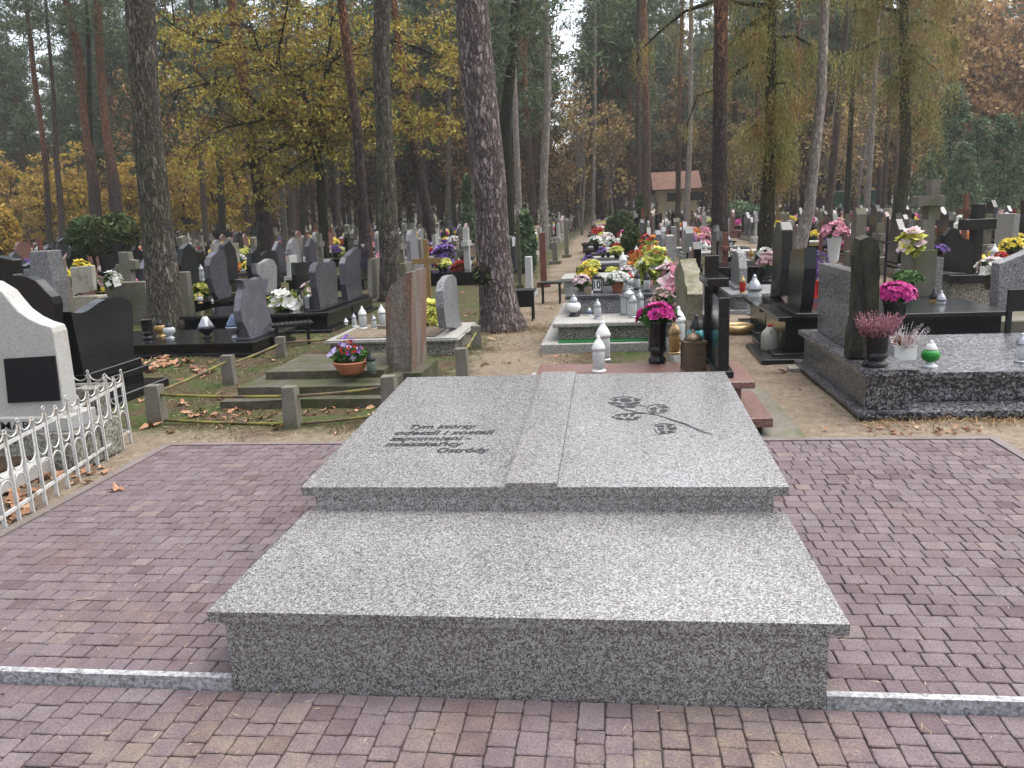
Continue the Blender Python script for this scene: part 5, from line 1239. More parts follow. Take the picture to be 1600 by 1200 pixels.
# --- larches on the right
def larch(label, wp, mat, limbs, L_, n, y=None, size=.16):
    b = at(*wp[-1][:2]); by = float(b[1]) if y is None else y; bx = float(onY(*wp[-1][:2], by)[0])
    g = thing('larch_tree', label, 'tree', (bx, by, 0)); Q, S_ = trunk_pts(wp, (bx, by), 17)
    m = MB().tube([q-g.location for q in Q], S_, 16, rough=.08); lp = []
    for pts, r, dy in limbs:
        W_ = []
        for i, (x, y_) in enumerate(pts):
            q = onY(x, y_, by+dy*i/(len(pts)-1)); W_.append(Vector(q)-g.location)
        m.tube(W_, [r*(1-.8*i/(len(W_)-1)) for i in range(len(W_))], 6, rough=.1); lp.append(W_)
    m.build('trunk', mat, g); leafobj('crown', hanging(lp, L_, n, size), C_larch, g); return g
larch('mossy larch with drooping golden green branches right of the orange topped pine', [(1207, 0, 13), (1205, 120, 15), (1203, 200, 17), (1202, 260, 19), (1196, 385, 25), (1194, 415, 34)], B_larch,
      [([(1206, 20), (1170, 40), (1140, 70), (1100, 80)], .06, -.8), ([(1206, 10), (1120, 0), (1070, 18), (1030, 50), (1000, 80), (993, 110)], .06, .5), ([(1205, 60), (1240, 55), (1275, 75), (1300, 90)], .05, .8), ([(1205, 100), (1180, 95), (1155, 110), (1130, 135), (1090, 150), (1075, 190), (1072, 240)], .05, .9),
       ([(1204, 130), (1235, 130), (1260, 150)], .04, -.6), ([(1203, 190), (1225, 185), (1245, 200)], .04, .5), ([(1203, 200), (1180, 195), (1160, 210)], .035, -.5), ([(1206, -30), (1160, -30), (1120, -10)], .05, -1), ([(1206, -40), (1230, -60), (1290, -30)], .05, -.8), ([(1205, 90), (1225, 80), (1255, 90)], .04, .9), ([(1204, 60), (1185, 50), (1165, 62)], .04, -.9), ([(1203, 260), (1222, 255), (1238, 268)], .03, .3), ([(1206, -60), (1260, -50), (1330, -20)], .06, 1), ([(1203, 230), (1222, 225), (1240, 240)], .03, -.4), ([(1204, 155), (1220, 150), (1236, 165)], .03, -1.0)], 1.7, 2600, size=.09)
larch('reddish mossy larch with long hanging twigs left of the grey green cypress', [(1412, 60, 13), (1413, 140, 15), (1415, 220, 16), (1412, 290, 18), (1402, 345, 20), (1397, 390, 24)], B_larch,
      [([(1413, 60), (1380, 60), (1340, 80), (1300, 95)], .09, -.8), ([(1413, 40), (1440, 30), (1480, 45), (1500, 70)], .09, .9), ([(1413, 100), (1440, 90), (1465, 110)], .07, -.9), ([(1413, 20), (1370, 10), (1320, 20)], .09, 1.2), ([(1413, -20), (1460, -20), (1490, 0)], .09, -1), ([(1413, 0), (1350, -30), (1300, -20)], .09, .5),
       ([(1413, 120), (1395, 120), (1370, 140)], .06, .5), ([(1414, 215), (1435, 190), (1450, 170), (1458, 140)], .09, .6), ([(1413, 80), (1425, 70), (1445, 75)], .06, -.8), ([(1413, -60), (1360, -70), (1310, -50)], .08, -1), ([(1413, -60), (1470, -60), (1520, -30)], .08, .8), ([(1413, -20), (1380, -25), (1350, -5)], .07, 1.3)], 3.0, 2300, y=30.0, size=.125)
# ------------------------------------------------------------------ woods round the cemetery
def proto_tree(name, base, cat, tr, trmat, sets, mat, group):
    g = thing(name, base, cat, (0, 0, 0), 0, group, True)
    tr.build('trunk', trmat, g); leafobj('crown', sets, mat, g); return g
def straight(h, r, lean=.4, n=8, wob=.15):
    a = rng.random()*6.283; P_ = [Vector((lean*math.cos(a)*t_*t_+wob*math.sin(t_*7+a), lean*math.sin(a)*t_*t_+wob*math.cos(t_*6), -.2+h*t_)) for t_ in [i/9 for i in range(10)]]
    return P_, [r*(1.25 if i == 0 else 1-.72*i/9) for i in range(10)]
def addlimbs(m, limbs):
    for pts, rr in limbs: m.tube(pts, rr, 4, cap=False)
G_W = 'trees of the surrounding wood'
pines, rusts, maples, thins, spruces = [], [], [], [], []
for k in range(4):
    h = (21, 23, 19, 22)[k]; P_, R_ = straight(h, .24, .6); m = MB().tube(P_, R_, 9, rough=.06); li = []
    s = crown_pine(h*(.40, .46, .34, .44)[k], h+.6, (2.8, 2.6, 3.1, 2.4)[k], (96, 84, 104, 80)[k], 52, .25, li); addlimbs(m, li)
    for q in range(10):                                                # dead lower twigs
        z = h*(.15+.3*rng.random()); a = rng.random()*6.283; m.tube([(0, 0, z), (math.cos(a)*.8, math.sin(a)*.8, z-.1), (math.cos(a)*1.6, math.sin(a)*1.6, z-.4)], [.03, .02, .008], 4, cap=False)
    pines.append(proto_tree('pine_tree', 'slim pine with high dark crown', 'tree', m, B_pinefar, s, C_pine, G_W))
for k in range(4):
    h = (13, 15, 11, 14)[k]; P_, R_ = straight(h*.8, .15, .5); m = MB().tube(P_, R_, 7, rough=.08); li = []
    s = crown_round(h*.56, (2.9, 3.3, 2.7, 2.4)[k], h*.42, 90, 40, .16, (.85, .85, .6), .55, .2, .25, li, (0, 0, h*.25)); addlimbs(m, li)
    rusts.append(proto_tree('beech_tree', 'russet leaved beech', 'tree', m, B_rust, s, C_rust, G_W))
for k in range(3):
    h = (7.6, 6.4, 8.4)[k]; P_, R_ = straight(h*.8, .10, .5); m = MB().tube(P_, R_, 7, rough=.08); li = []
    s = crown_round(h*.55, (2.1, 2.3, 1.9)[k], h*.43, 80, 44, .12, (.6, .6, .4), .55, .25, .25, li, (0, 0, h*.2)); addlimbs(m, li)
    maples.append(proto_tree('maple_tree', 'yellow leaved young maple', 'tree', m, B_rust, s, C_maple, G_W))
for k in range(3):
    h = (12, 14, 10)[k]; P_, R_ = straight(h*.9, .09, .9); m = MB().tube(P_, R_, 7, rough=.08); li = []
    s = crown_round(h*.58, (2.4, 2.8, 2.2)[k], h*.40, 70, 16, .13, (.8, .8, .5), .55, .2, .2, li, (0, 0, h*.3)); addlimbs(m, li); addlimbs(m, [([a + Vector((0, 0, 0)) if isinstance(a, Vector) else a for a in p], [r*.7 for r in rr]) for p, rr in li[:10]])
    thins.append(proto_tree('birch_tree', 'half bare birch', 'tree', m, B_pale, s, C_thin, G_W))
for k in range(2):
    h = (9, 7.5)[k]; P_, R_ = straight(h*.9, .12, .2); m = MB().tube(P_, R_, 7); cs = []
    for q in range(150):
        f = rng.random()**.8; a = rng.random()*6.283; rr = (1-f*.85)*(2.6, 2.2)[k]*(.55+.45*rng.random()); cs.append((rr*math.cos(a), rr*math.sin(a), .5+f*(h-.6)))
    spruces.append(proto_tree('cypress_tree', 'grey green feathery cypress', 'tree', m, B_rust, leafset(cs, np.array([.5, .5, .35]), 44, .13, .35, .15), C_spruce, G_W))
used = set()
def plant(kind, px, y, sc_=1.0):
    if kind is pines and 852 < px < 925: px = 834 if px < 888 else 944
    pr = kind[rng.randrange(len(kind))]
    if 1003 < px < 1112 and y < 97: y = 97+(97-y)*.3
    x = float(onY(px, 330, y)[0]); s = sc_*rng.uniform(.88, 1.12)
    if pr.name not in used:
        used.add(pr.name); pr.location = (x, y, 0); pr.rotation_euler = (0, 0, rng.random()*6.283); pr.scale = (s, s, s); return pr
    return copy_tree(pr, (x, y, 0), rng.random()*6.283, s)
# yellow maples at the left, in front of the pines
for px in (-60, 12, 70, 122, 200, 285, 345): plant(maples, px+rng.uniform(-10, 10), rng.uniform(46, 56), .95)
for px in (20, 60, 110, 150, 190, 240, 290, 330, 395, 430): plant(maples if rng.random() < .5 else rusts, px+rng.uniform(-12, 12), rng.uniform(54, 68), rng.uniform(.55, .95))
for px in (-40, 30, 90, 140, 210, 280, 340, 380, 420, 470, 520): plant(rusts, px+rng.uniform(-12, 12), rng.uniform(66, 80), .8)
# pines all round
for px, n_ in ((-60, 4), (-10, 2), (30, 2), (120, 2), (0, 2), (50, 4), (100, 3), (150, 2), (190, 4), (240, 4), (300, 4), (360, 3), (420, 3), (470, 2), (560, 3), (620, 4), (670, 4), (720, 4), (770, 4), (820, 4), (862, 1), (945, 4), (985, 4), (1030, 5), (1075, 4), (1150, 3), (1200, 4), (1260, 4), (1320, 4), (1380, 3), (1440, 1), (1500, 1), (1560, 1), (1620, 1)):
    for _ in range(n_): plant(pines, px+rng.uniform(-24, 24), rng.uniform(64, 112), rng.uniform(.85, 1.1))
for px in range(-80, 1700, 34):
    if 862 < px < 930: plant(thins, px, rng.uniform(84, 96), 1.0)
    else:
        plant(rusts, px+rng.uniform(-16, 16), rng.uniform(82, 104), rng.uniform(.9, 1.2))
        if px > 560: plant(rusts if rng.random() < .6 else thins, px+rng.uniform(-16, 16), rng.uniform(70, 92), rng.uniform(.75, 1.05))
for px in list(range(-80, -20, 30))+list(range(165, 860, 30)): plant(pines, px+rng.uniform(-14, 14), rng.uniform(56, 80), rng.uniform(.8, 1.05))
for px in range(1440, 1700, 26): plant(rusts, px+rng.uniform(-10, 10), rng.uniform(64, 80), rng.uniform(1.25, 1.5))
for px in range(935, 1420, 40): plant(pines, px+rng.uniform(-14, 14), rng.uniform(56, 84), rng.uniform(.8, 1.05))
for px in (790, 812, 826, 832, 946, 956, 965, 985, 1000, 1020, 1050, 700, 660, 610, 570, 530, 470, 420, 360, 310, 280, 200, 170, 1100, 1150, 1180, 1240, 1290, 1340, 1390): plant(pines, px+rng.uniform(-6, 6), rng.uniform(54, 74), rng.uniform(.95, 1.15))
for px in range(560, 850, 40): plant(rusts, px+rng.uniform(-14, 14), rng.uniform(60, 72), rng.uniform(.8, 1.1))
for px in range(880, 1100, 22): plant(rusts, px+rng.uniform(-8, 8), rng.uniform(97, 108), rng.uniform(.75, 1.0) if px < 940 else rng.uniform(1.0, 1.25))
for px in range(1090, 1680, 46): plant(rusts, px+rng.uniform(-20, 20), rng.uniform(62, 78), rng.uniform(.9, 1.2))
for px in (1290, 1330, 1350, 1150, 1165, 950, 905): plant(thins, px+rng.uniform(-8, 8), rng.uniform(46, 60), .8)
for px, y, s in ((1478, 42, .72), (1522, 41, .62), (1560, 43, .66), (1600, 40, .6), (1640, 42, .75), (1445, 50, .6), (1500, 38, .5)): plant(spruces, px, y, s)
# the wood behind: one mass
cs = []
for _ in range(8200):
    px = rng.uniform(-160, 1760); y = rng.uniform(112, 150); x = float(onY(px, 330, y)[0])
    hm = 27+6*noise.noise(Vector((px*.02, 3, 0)))
    if -20 < px < 150: hm = 15
    if 858 < px < 924: hm = 9
    cs.append((x, y, hm*rng.random()**.8))
C_far = leafmat('far_wood_leaves', [(0, (0.053, 0.048, 0.030)), (0.5, (0.165, 0.105, 0.054)), (1, (0.300, 0.195, 0.090))], [(0, (0.030, 0.053, 0.036)), (1, (0.090, 0.128, 0.075))], .25, nscale=.12)
m_ = leafobj('distant_wood', leafset(cs, np.array([1.5, 1.5, 1.3]), 14, .42, .55), C_far); struct(m_, 'stuff')
# chapel
ych = 88.0
def ch(px, py): p = onY(px, py, ych); return float(p[0]), float(p[2])
xa, zr = ch(1019, 270); xb, _ = ch(1096, 270); ze = ch(1056, 292)[1]; xw0 = ch(1029, 300)[0]; xw1 = ch(1089, 300)[0]
M_cream = plain('cream_plaster', (.74, .63, .42), .85, .2, .08, 2)
t = NT('roof_tiles'); bk = t.n('TexBrick', {'Vector': t.map((1, 1, 1)), 'Color1': (.21, .105, .07, 1), 'Color2': (.15, .075, .052, 1), 'Mortar': (.10, .04, .03, 1), 'Scale': 3.0, 'Mortar Size': .03}).outputs[0]
t.base(t.mix(1.0, bk, t.ramp(t.noise(1.2, 5, .6), [(.3, .7), (.7, 1.25)]), 'MULTIPLY')); t.rough(.85); M_tile = t.m
chp = thing('chapel', 'small cream chapel with red tiled gable roof at the far edge of the cemetery', 'chapel', ((xa+xb)/2, ych, 0))
D_ = 6.0
m = MB(); m.prism([(ych, -.1), (ych+D_, -.1), (ych+D_, ze-.1), (ych+D_/2, zr-.25), (ych, ze-.1)], 'x', xw0, xw1); part(m, 'wall', M_cream, chp, 0)
m = MB(); m.prism([(ych-.9, ze-.35), (ych+D_/2, zr-.02), (ych+D_/2, zr+.14), (ych-.95, ze-.22)], 'x', xa, xb); m.prism([(ych+D_+.9, ze-.35), (ych+D_+.95, ze-.22), (ych+D_/2+.001, zr+.14), (ych+D_/2+.001, zr-.02)], 'x', xa, xb); part(m, 'roof', M_tile, chp, 0)
for i in range(2):
    x0_ = xw0+.9+i*2.4; part(MB().box(x0_, x0_+1.5, ych-.06, ych-.01, ze-1.5, ze-.6), 'window', M_blackplastic, chp, 0)
part(MB().box(xw0-.05, xw0-.005, ych+2.4, ych+3.4, 0, 2.1), 'door', M_brownwood, chp, 0)
# clipped shrubs
def shrub(label, px, py, ptop, wpx, y, shape='round', mat=None, stem=False, name='shrub'):
    b = onY(px, py, y); h = float(onY(px, ptop, y)[2]); dep = float((np.array([b[0], y, 1])-CAM)@CF); r = wpx*dep/FPX/2
    g = thing(name, label, 'shrub', (float(b[0]), y, 0)); cs = []
    z0 = max(0, float(b[2])) if stem else 0
    for _ in range(170):
        if shape == 'cone': f = rng.random(); q = r*(1-f*.8)*(.75+.25*rng.random()); a = rng.random()*6.283; cs.append((q*math.cos(a), q*math.sin(a), .1+f*(h-.1)))
        else:
            d = Vector((rng.gauss(0, 1), rng.gauss(0, 1), rng.gauss(0, 1))).normalized()*(.8+.2*rng.random()); hh = (h-z0)/2
            cs.append((d.x*r, d.y*r, z0+hh+d.z*hh))
    leafobj('foliage', leafset(cs, np.array([r*.28, r*.28, .16*h]), 46, .07+.0012*dep, .35), mat or C_shrub, g)
    if stem: MB().tube([(0, 0, -.05), (.04, 0, z0*.6), (0, 0, z0+.2)], [.06, .05, .04], 8).build('stem', B_dark, g)
    return g
shrub('clipped dark conical thuja left of the big leaning pine', 733, 362, 287, 24, 34, 'cone', C_spruce)
shrub('broad clipped green shrub beside the far path', 970, 356, 333, 42, 34)
shrub('rounded yellow green shrub with flowers in front, beyond number lantern', 986, 382, 357, 24, 22)
shrub('slim conical light green thuja near the cream chapel', 1001, 352, 310, 18, 40, 'cone')
shrub('rounded dark thuja right of the big leaning pine', 822, 392, 338, 26, 19, 'round', C_spruce)
shrub('left half of the umbrella shaped clipped tree by the ivy column', 143, 388, 349, 56, 20, 'round', C_shrub, True, 'clipped_tree')
shrub('right brighter half of the umbrella shaped clipped tree by ivy column', 187, 388, 345, 56, 20.5, 'round', C_shrub, True, 'clipped_tree')
shrub('dark green hedge between the orange topped pine and the larch', 1160, 352, 318, 70, 46, 'round', C_spruce)
shrub('yellow green bush at far left edge', 0, 380, 325, 60, 30, 'round', C_maple)
h_ = thing('shed', 'low bright green site hut among far graves at right', 'shed', (float(onY(1330, 320, 75)[0]), 75, 0))
M_hut = plain('green_paint', (.06, .22, .12), .5, .4, .15, 2)
MB().box(-2.6, 2.6, -1, 1, 0, 2.1).build('wall', M_hut, h_); MB().box(-2.8, 2.8, -1.2, 1.2, 2.1, 2.25).build('roof', M_silver, h_)
# ------------------------------------------------------------------ the rows of graves beyond
G_F = 'graves in the rows beyond the monument'
def fg(base, build):
    g = thing('grave', base, 'grave', (0, 0, 0), 0, G_F, True); build(g); return g
def slab_(g, mat, ln=2.0, wd=.9, h=.28, cap=True):
    MB().box(.1, ln, -wd/2, wd/2, -.05, h-.05).build('plinth', mat, g, .006); MB().box(.04, ln+.05, -wd/2-.05, wd/2+.05, h-.049, h).build('slab', mat, g, .008)
def frame_(g, mat, ln=1.9, wd=.9, h=.16):
    m = MB()
    m.prism([(.05, -wd/2), (ln, -wd/2), (ln, wd/2), (.05, wd/2)], 'z', -.05, h-.04); m.build('border', mat, g, .01)
    MB().box(.16, ln-.1, -wd/2+.1, wd/2-.1, h-.039, h-.01).build('soil_bed', M_soil, g)
def stele_(g, mat, pts, th=.12, x=.1): MB().prism(pts, 'x', x, x+th).build('headstone', mat, g, .01, 2)
def base_(g, mat, wd=.5, h=.2): MB().box(0, .34, -wd, wd, -.05, h).build('base', mat, g, .01)
wave = [(-.38, .2), (-.42, .8), (-.3, 1.0), (-.1, .93), (.1, .98), (.3, 1.12), (.42, 1.0), (.38, .2)]
arch = [(-.36, .2), (-.36, .8), (-.28, .95), (-.12, 1.05), (.12, 1.05), (.28, .95), (.36, .8), (.36, .2)]
rect = [(-.34, .2), (-.36, .95), (.36, .95), (.34, .2)]
gab = [(-.3, .2), (-.3, .85), (0, 1.08), (.3, .85), (.3, .2)]
tall = [(-.2, .2), (-.22, 1.0), (-.1, 1.12), (.2, 1.05), (.2, .2)]
drop = [(-.28, .2), (-.4, .6), (-.34, .95), (-.1, 1.15), (.2, 1.05), (.38, .75), (.3, .2)]
def cross_(g, mat, h, w_, a, zz=.72, x=.12):
    m = MB().box(x, x+a, -a/2, a/2, .18, h); m.build('upright', mat, g, .008); MB().box(x-.004, x+a+.004, -w_/2, w_/2, h*zz-a/2, h*zz+a/2).build('crossbar', mat, g, .008)
kinds = [
 (fg('black granite grave with wavy stele', lambda g: (slab_(g, M_black), base_(g, M_black), stele_(g, M_black, wave))), 14),
 (fg('black granite grave with rounded stele', lambda g: (slab_(g, M_black), base_(g, M_black), stele_(g, M_blackdull, drop))), 12),
 (fg('dark blue grey granite grave', lambda g: (slab_(g, M_slate), base_(g, M_slate), stele_(g, M_slate, gab))), 11),
 (fg('grey terrazzo grave with arched stone', lambda g: (slab_(g, M_gterr), base_(g, M_gterr), stele_(g, M_gterr, arch))), 10),
 (fg('pale terrazzo grave with upright slab', lambda g: (slab_(g, M_wterr), base_(g, M_wterr), stele_(g, M_wterr, rect))), 4),
 (fg('brown stone grave with arched stele', lambda g: (slab_(g, M_brownstone), base_(g, M_brownstone), stele_(g, M_brownstone, arch))), 6),
 (fg('red granite grave with gabled stele', lambda g: (slab_(g, M_red), base_(g, M_red), stele_(g, M_red, gab))), 3),
 (fg('concrete framed grave with stone cross', lambda g: (frame_(g, M_conc), base_(g, M_conc, .4, .35), cross_(g, M_conc, 1.12, .56, .15))), 13),
 (fg('concrete framed grave with tall pillar', lambda g: (frame_(g, M_conc), base_(g, M_conc, .35, .3), stele_(g, M_conc, tall, .2))), 9),
 (fg('pale framed grave with slim white cross', lambda g: (frame_(g, M_light), base_(g, M_light, .35, .25), cross_(g, M_light, 1.2, .5, .09))), 6),
 (fg('soil grave with brown wooden cross', lambda g: (frame_(g, M_oldconc), cross_(g, M_brownwood, 1.25, .55, .09))), 6),
 (fg('black granite grave with tall black cross', lambda g: (slab_(g, M_black), base_(g, M_black, .4), cross_(g, M_black, 1.2, .5, .14))), 7),
 (fg('ivory stone grave with upright plaque', lambda g: (frame_(g, M_pale), base_(g, M_pale), stele_(g, M_pale, rect))), 4),
]
G_L = 'flowers and candles on the rows of graves'
def ff(col, label, potm=None, **k):
    t_ = flowers('flower_pot', label, 'potted flowers', (0, 0, 0), G_L, col, .19, .16, .09, .14, potm or M_blackplastic, 36, .085, 6, nleaf=50, leafsize=.08, auto=True, **k); return t_
fkinds = [(ff(F_white, 'white chrysanthemums'), 12), (ff(F_yellow, 'yellow chrysanthemums'), 10), (ff(F_pink, 'pink chrysanthemums'), 8), (ff(F_pale, 'pale pink flowers', col2=F_white), 9), (ff(F_orange, 'orange flowers', M_terra), 6), (ff(F_red, 'red flowers'), 6), (ff(F_purple, 'violet flowers'), 5), (ff(F_lime, 'lemon and green flowers', leaf=L_yg), 8), (ff(F_dusty, 'dusty pink flowers', M_terra), 5), (ff(F_magenta, 'magenta flowers'), 4)]
lkinds = [(lantern('clear lantern with white lid', (0, 0, 0), .34, 'tall', M_glass, M_whitelid, M_whitelid, G_L, True), 8), (lantern('clear lantern with silver lid', (0, 0, 0), .32, 'tall', M_glass, M_silver, M_silver, G_L, True), 6), (lantern('red glass candle', (0, 0, 0), .28, 'tall', M_redglass, M_gold, M_gold, G_L, True), 6), (lantern('amber glass candle', (0, 0, 0), .28, 'round', M_amber, M_gold, M_gold, G_L, True), 4), (lantern('black lantern', (0, 0, 0), .32, 'house', M_glass, M_metal, M_metal, G_L, True), 4), (lantern('white round lantern', (0, 0, 0), .26, 'round', M_whitelid, M_whitelid, M_whitelid, G_L, True), 5)]
def pick(ks):
    q = rng.random()*sum(w_ for _, w_ in ks)
    for o, w_ in ks:
        q -= w_
        if q <= 0: return o
    return ks[-1][0]
trunks = [(o.location.x, o.location.y) for o, _ in THINGS if o.get('category') in ('tree', 'shrub', 'chapel') and 4 < o.location.y < 95]
spots = []
heads = [(-.95, -1, 16.5, .9), (-4.3, -1, 16.0, 1), (-7.7, -1, 12.8, 1), (-11.1, -1, 13.5, 1)] + [(-14.5-3.4*k, -1, 15+1.5*k, 1) for k in range(14)] + \
        [(2.75, -1, 11.2, 1), (3.45, 1, 13.5, 1), (6.9, 1, 12.0, 1), (10.3, 1, 10.2, 1)] + [(13.7+3.4*k, 1, 11+1.5*k, 1) for k in range(13)]
for hx, sgn, ys_, _ in heads:
    y = ys_
    while y < 92:
        x = hx+rng.uniform(-.15, .15)-(0.0125*(y-10) if abs(hx) < 4 else 0)
        px, py, D = project(x, y, .6)
        if -80 < px < 1680 and not any(abs(x+sgn*.8-tx) < 1.3 and abs(y-ty) < .8 for tx, ty in trunks): spots.append((D, x, y, sgn))
        y += rng.uniform(1.1, 1.5)*(1+max(0, y-30)*.006)
spots.sort()
USED = set(); nf = nl = 0; far_items = []
def put(pr, loc, rot, s, cap=True):
    if pr.name not in USED:
        USED.add(pr.name); pr.location = tuple(float(v) for v in loc); pr.rotation_euler = (0, 0, rot); pr.scale = (s, s, s) if isinstance(s, (int, float)) else s; return pr
    return copy_tree(pr, loc, rot, s)
NG, NFL, NLA = 298, 298, 280
for i, (D, x, y, sgn) in enumerate(spots):
    pr = pick(kinds); s = rng.uniform(.88, 1.12); rot = (0 if sgn > 0 else math.pi)+rng.gauss(0, .03)
    if i < NG: put(pr, (x, y, 0), rot, (s, s*rng.uniform(.9, 1.15), s*rng.uniform(.85, 1.15)))
    else: far_items.append((x, y, sgn, pr))
    htop = .28*s if any(c.name.startswith('slab') for c in pr.children) else .14*s
    for _ in range(rng.choice((2, 3, 3, 4, 4))):
        fx, fy = x+sgn*rng.uniform(.45, 1.8), y+rng.uniform(-.36, .36)
        if rng.random() < .6:
            if nf < NFL: nf += 1; put(pick(fkinds), (fx, fy, htop), rng.random()*6, rng.uniform(.62, .95) if y < 24 else rng.uniform(.8, 1.3))
            else: far_items.append((fx, fy, None, pick(fkinds)))
        elif nl < NLA: nl += 1; put(pick(lkinds), (fx, fy, htop), rng.random()*6, rng.uniform(.8, 1.3))
# what stands farther back than that: one mass
fc = [c.data for c in [ch for pr, _ in kinds for ch in pr.children]]
def mass(name, items):
    mats, V, F, MI = {}, [], [], []
    for x, y, sgn, pr in items:
        mt = Matrix.Translation((x, y, 0 if sgn is not None else .25))@Matrix.Rotation((0 if (sgn or 1) > 0 else math.pi)+rng.gauss(0, .05), 4, 'Z')@Matrix.Scale(rng.uniform(.85, 1.2)*(1.0 if sgn is not None else 1.25), 4)
        for ch in pr.children:
            if sgn is None and ch.name.startswith('foliage'): continue
            mi = mats.setdefault(ch.data.materials[0].name, len(mats)); n0 = len(V)
            V += [mt@v.co for v in ch.data.vertices]
            for p in ch.data.polygons: F.append(tuple(n0+j for j in p.vertices)); MI.append(mi)
    me = bpy.data.meshes.new(name); me.from_pydata(V, [], F)
    for k in mats: me.materials.append(bpy.data.materials[k])
    me.polygons.foreach_set('material_index', MI); me.update(); return struct(link(name, me), 'stuff')
if far_items:
    g_ = [t_ for t_ in far_items if t_[2] is not None][:800]; f_ = [t_ for t_ in far_items if t_[2] is None][:1100]
    mass('distant_graves', g_); mass('distant_flowers', f_)
print('SPOTS', len(spots), 'far', len(far_items), 'flowers', nf, 'lanterns', nl)
# ------------------------------------------------------------------ fallen leaves, needles, grass
def maple_leaf(s):
    P_ = []
    for k in range(10):
        a = math.pi*2*k/10+.3; r = s*(1.0 if k % 2 == 0 else .42)*(.55 if k == 0 else 1); P_.append((r*math.cos(a), r*math.sin(a), s*.18*math.sin(a*2+k)+abs(rng.gauss(0, s*.1))))
    return P_
t = NT('fallen_leaf'); t.base(t.ramp(t.island(), [(0, (.14, .06, .028)), (.5, (.30, .15, .075)), (1, (.44, .28, .17))])); t.rough(.7); M_fallen = t.m
def leaf_litter(items, name):
    V, F = [], []
    for x, y, z, s in items:
        n0 = len(V); V.append((x, y, z+s*.1)); a = rng.random()*6.283; tx, ty = rng.gauss(0, .25), rng.gauss(0, .25)
        for p in maple_leaf(s): V.append((x+p[0]*math.cos(a)-p[1]*math.sin(a), y+p[0]*math.sin(a)+p[1]*math.cos(a), z+max(.002, p[2]+p[0]*tx+p[1]*ty+.01)))
        for k in range(10): F.append((n0, n0+1+k, n0+1+(k+1) % 10))
    me = bpy.data.meshes.new(name); me.from_pydata(V, [], F); me.materials.append(M_fallen); return link(name, me)
def gz(x, y): return ground_z(x, y)
it = []
for px, py, n_, sx_, sy_, s in ((262, 572, 26, 30, 6, .10), (320, 585, 14, 25, 8, .09), (225, 590, 8, 15, 8, .09), (60, 745, 26, 50, 20, .07), (30, 790, 20, 20, 22, .07), (130, 730, 14, 20, 14, .06), (20, 700, 20, 40, 10, .07), (560, 640, 24, 50, 10, .05), (350, 640, 26, 50, 12, .05), (380, 655, 18, 50, 8, .04), (850, 560, 12, 40, 10, .04), (1220, 620, 12, 40, 30, .03), (700, 570, 16, 30, 12, .04), (1430, 674, 30, 60, 3, .03)):
    for _ in range(n_):
        p = at(px+rng.gauss(0, sx_), py+rng.gauss(0, sy_)); x, y = float(p[0]), float(p[1])
        if -1.9 < x < 3.75 and y < 3.0: continue
        it.append((x, y, gz(x, y)+.004, s*rng.uniform(.5, 1.1)))
for _ in range(520):
    x, y = rng.uniform(-9, 9), rng.uniform(3.1, 20)
    it.append((x, y, gz(x, y)+.004, rng.uniform(.025, .06)))
struct(leaf_litter(it, 'fallen_leaves'), 'stuff')
for lab, px, py, s, z in (('dry brown star shaped leaf lying on the paving at left', 183, 767, .065, PZ), ('orange maple leaf on the sand below the squat corner post', 236, 668, .10, 0.0), ('orange leaf on soil in front of the old mossy grave', 541, 634, .09, 0.0)):
    p = at(px, py, z); o = leaf_litter([(0, 0, .004, s)], 'maple_leaf'); o.location = tuple(float(v) for v in p); tag(o, lab, 'leaf')
# needles and straw on the paving
n_ = 900; C_, U_, V_ = [], [], []
for _ in range(n_):
    q = rng.random()
    if q < .6: x, y, z = rng.uniform(-1.88, -.1), rng.uniform(.05, 2.9), PZ
    elif q < .8: x, y, z = rng.uniform(2.1, 3.7), rng.uniform(.05, 2.9), PZ
    else: x, y, z = rng.uniform(-1.2, 3.2), rng.uniform(-.6, -.02), 0.0
    a = rng.random()*6.283; l = rng.uniform(.008, .028); C_.append((x, y, z+.004)); U_.append((l*math.cos(a), l*math.sin(a), 0)); V_.append((-.0009*math.sin(a), .0009*math.cos(a), .0006))
t = NT('pine_straw'); t.base(t.ramp(t.island(), [(0, (.16, .09, .05)), (.6, (.34, .22, .12)), (1, (.50, .40, .28))])); t.rough(.7)
for _ in range(7000):
    x, y = (rng.uniform(-6, -.2), rng.uniform(3.05, 9)) if rng.random() < .6 else (rng.uniform(-2.6, 5.5), rng.uniform(3.02, 12))
    if noise.noise(Vector((x*.9, y*.9, 8))) < -.12: continue
    a = rng.random()*6.283; l = rng.uniform(.015, .045); C_.append((x, y, gz(x, y)+.006)); U_.append((l*math.cos(a), l*math.sin(a), rng.gauss(0, .004))); V_.append((-.0013*math.sin(a), .0013*math.cos(a), .0009))
for _ in range(70):
    x, y = rng.uniform(-.04, 2.04), rng.uniform(.0, .94); a = rng.random()*6.283; l = rng.uniform(.005, .018); C_.append((x, y, .2985)); U_.append((l*math.cos(a), l*math.sin(a), 0)); V_.append((-.0009*math.sin(a), .0009*math.cos(a), .0004))
struct(leafobj('pine_straw', (np.array(C_), np.array(U_), np.array(V_)), t.m), 'stuff')
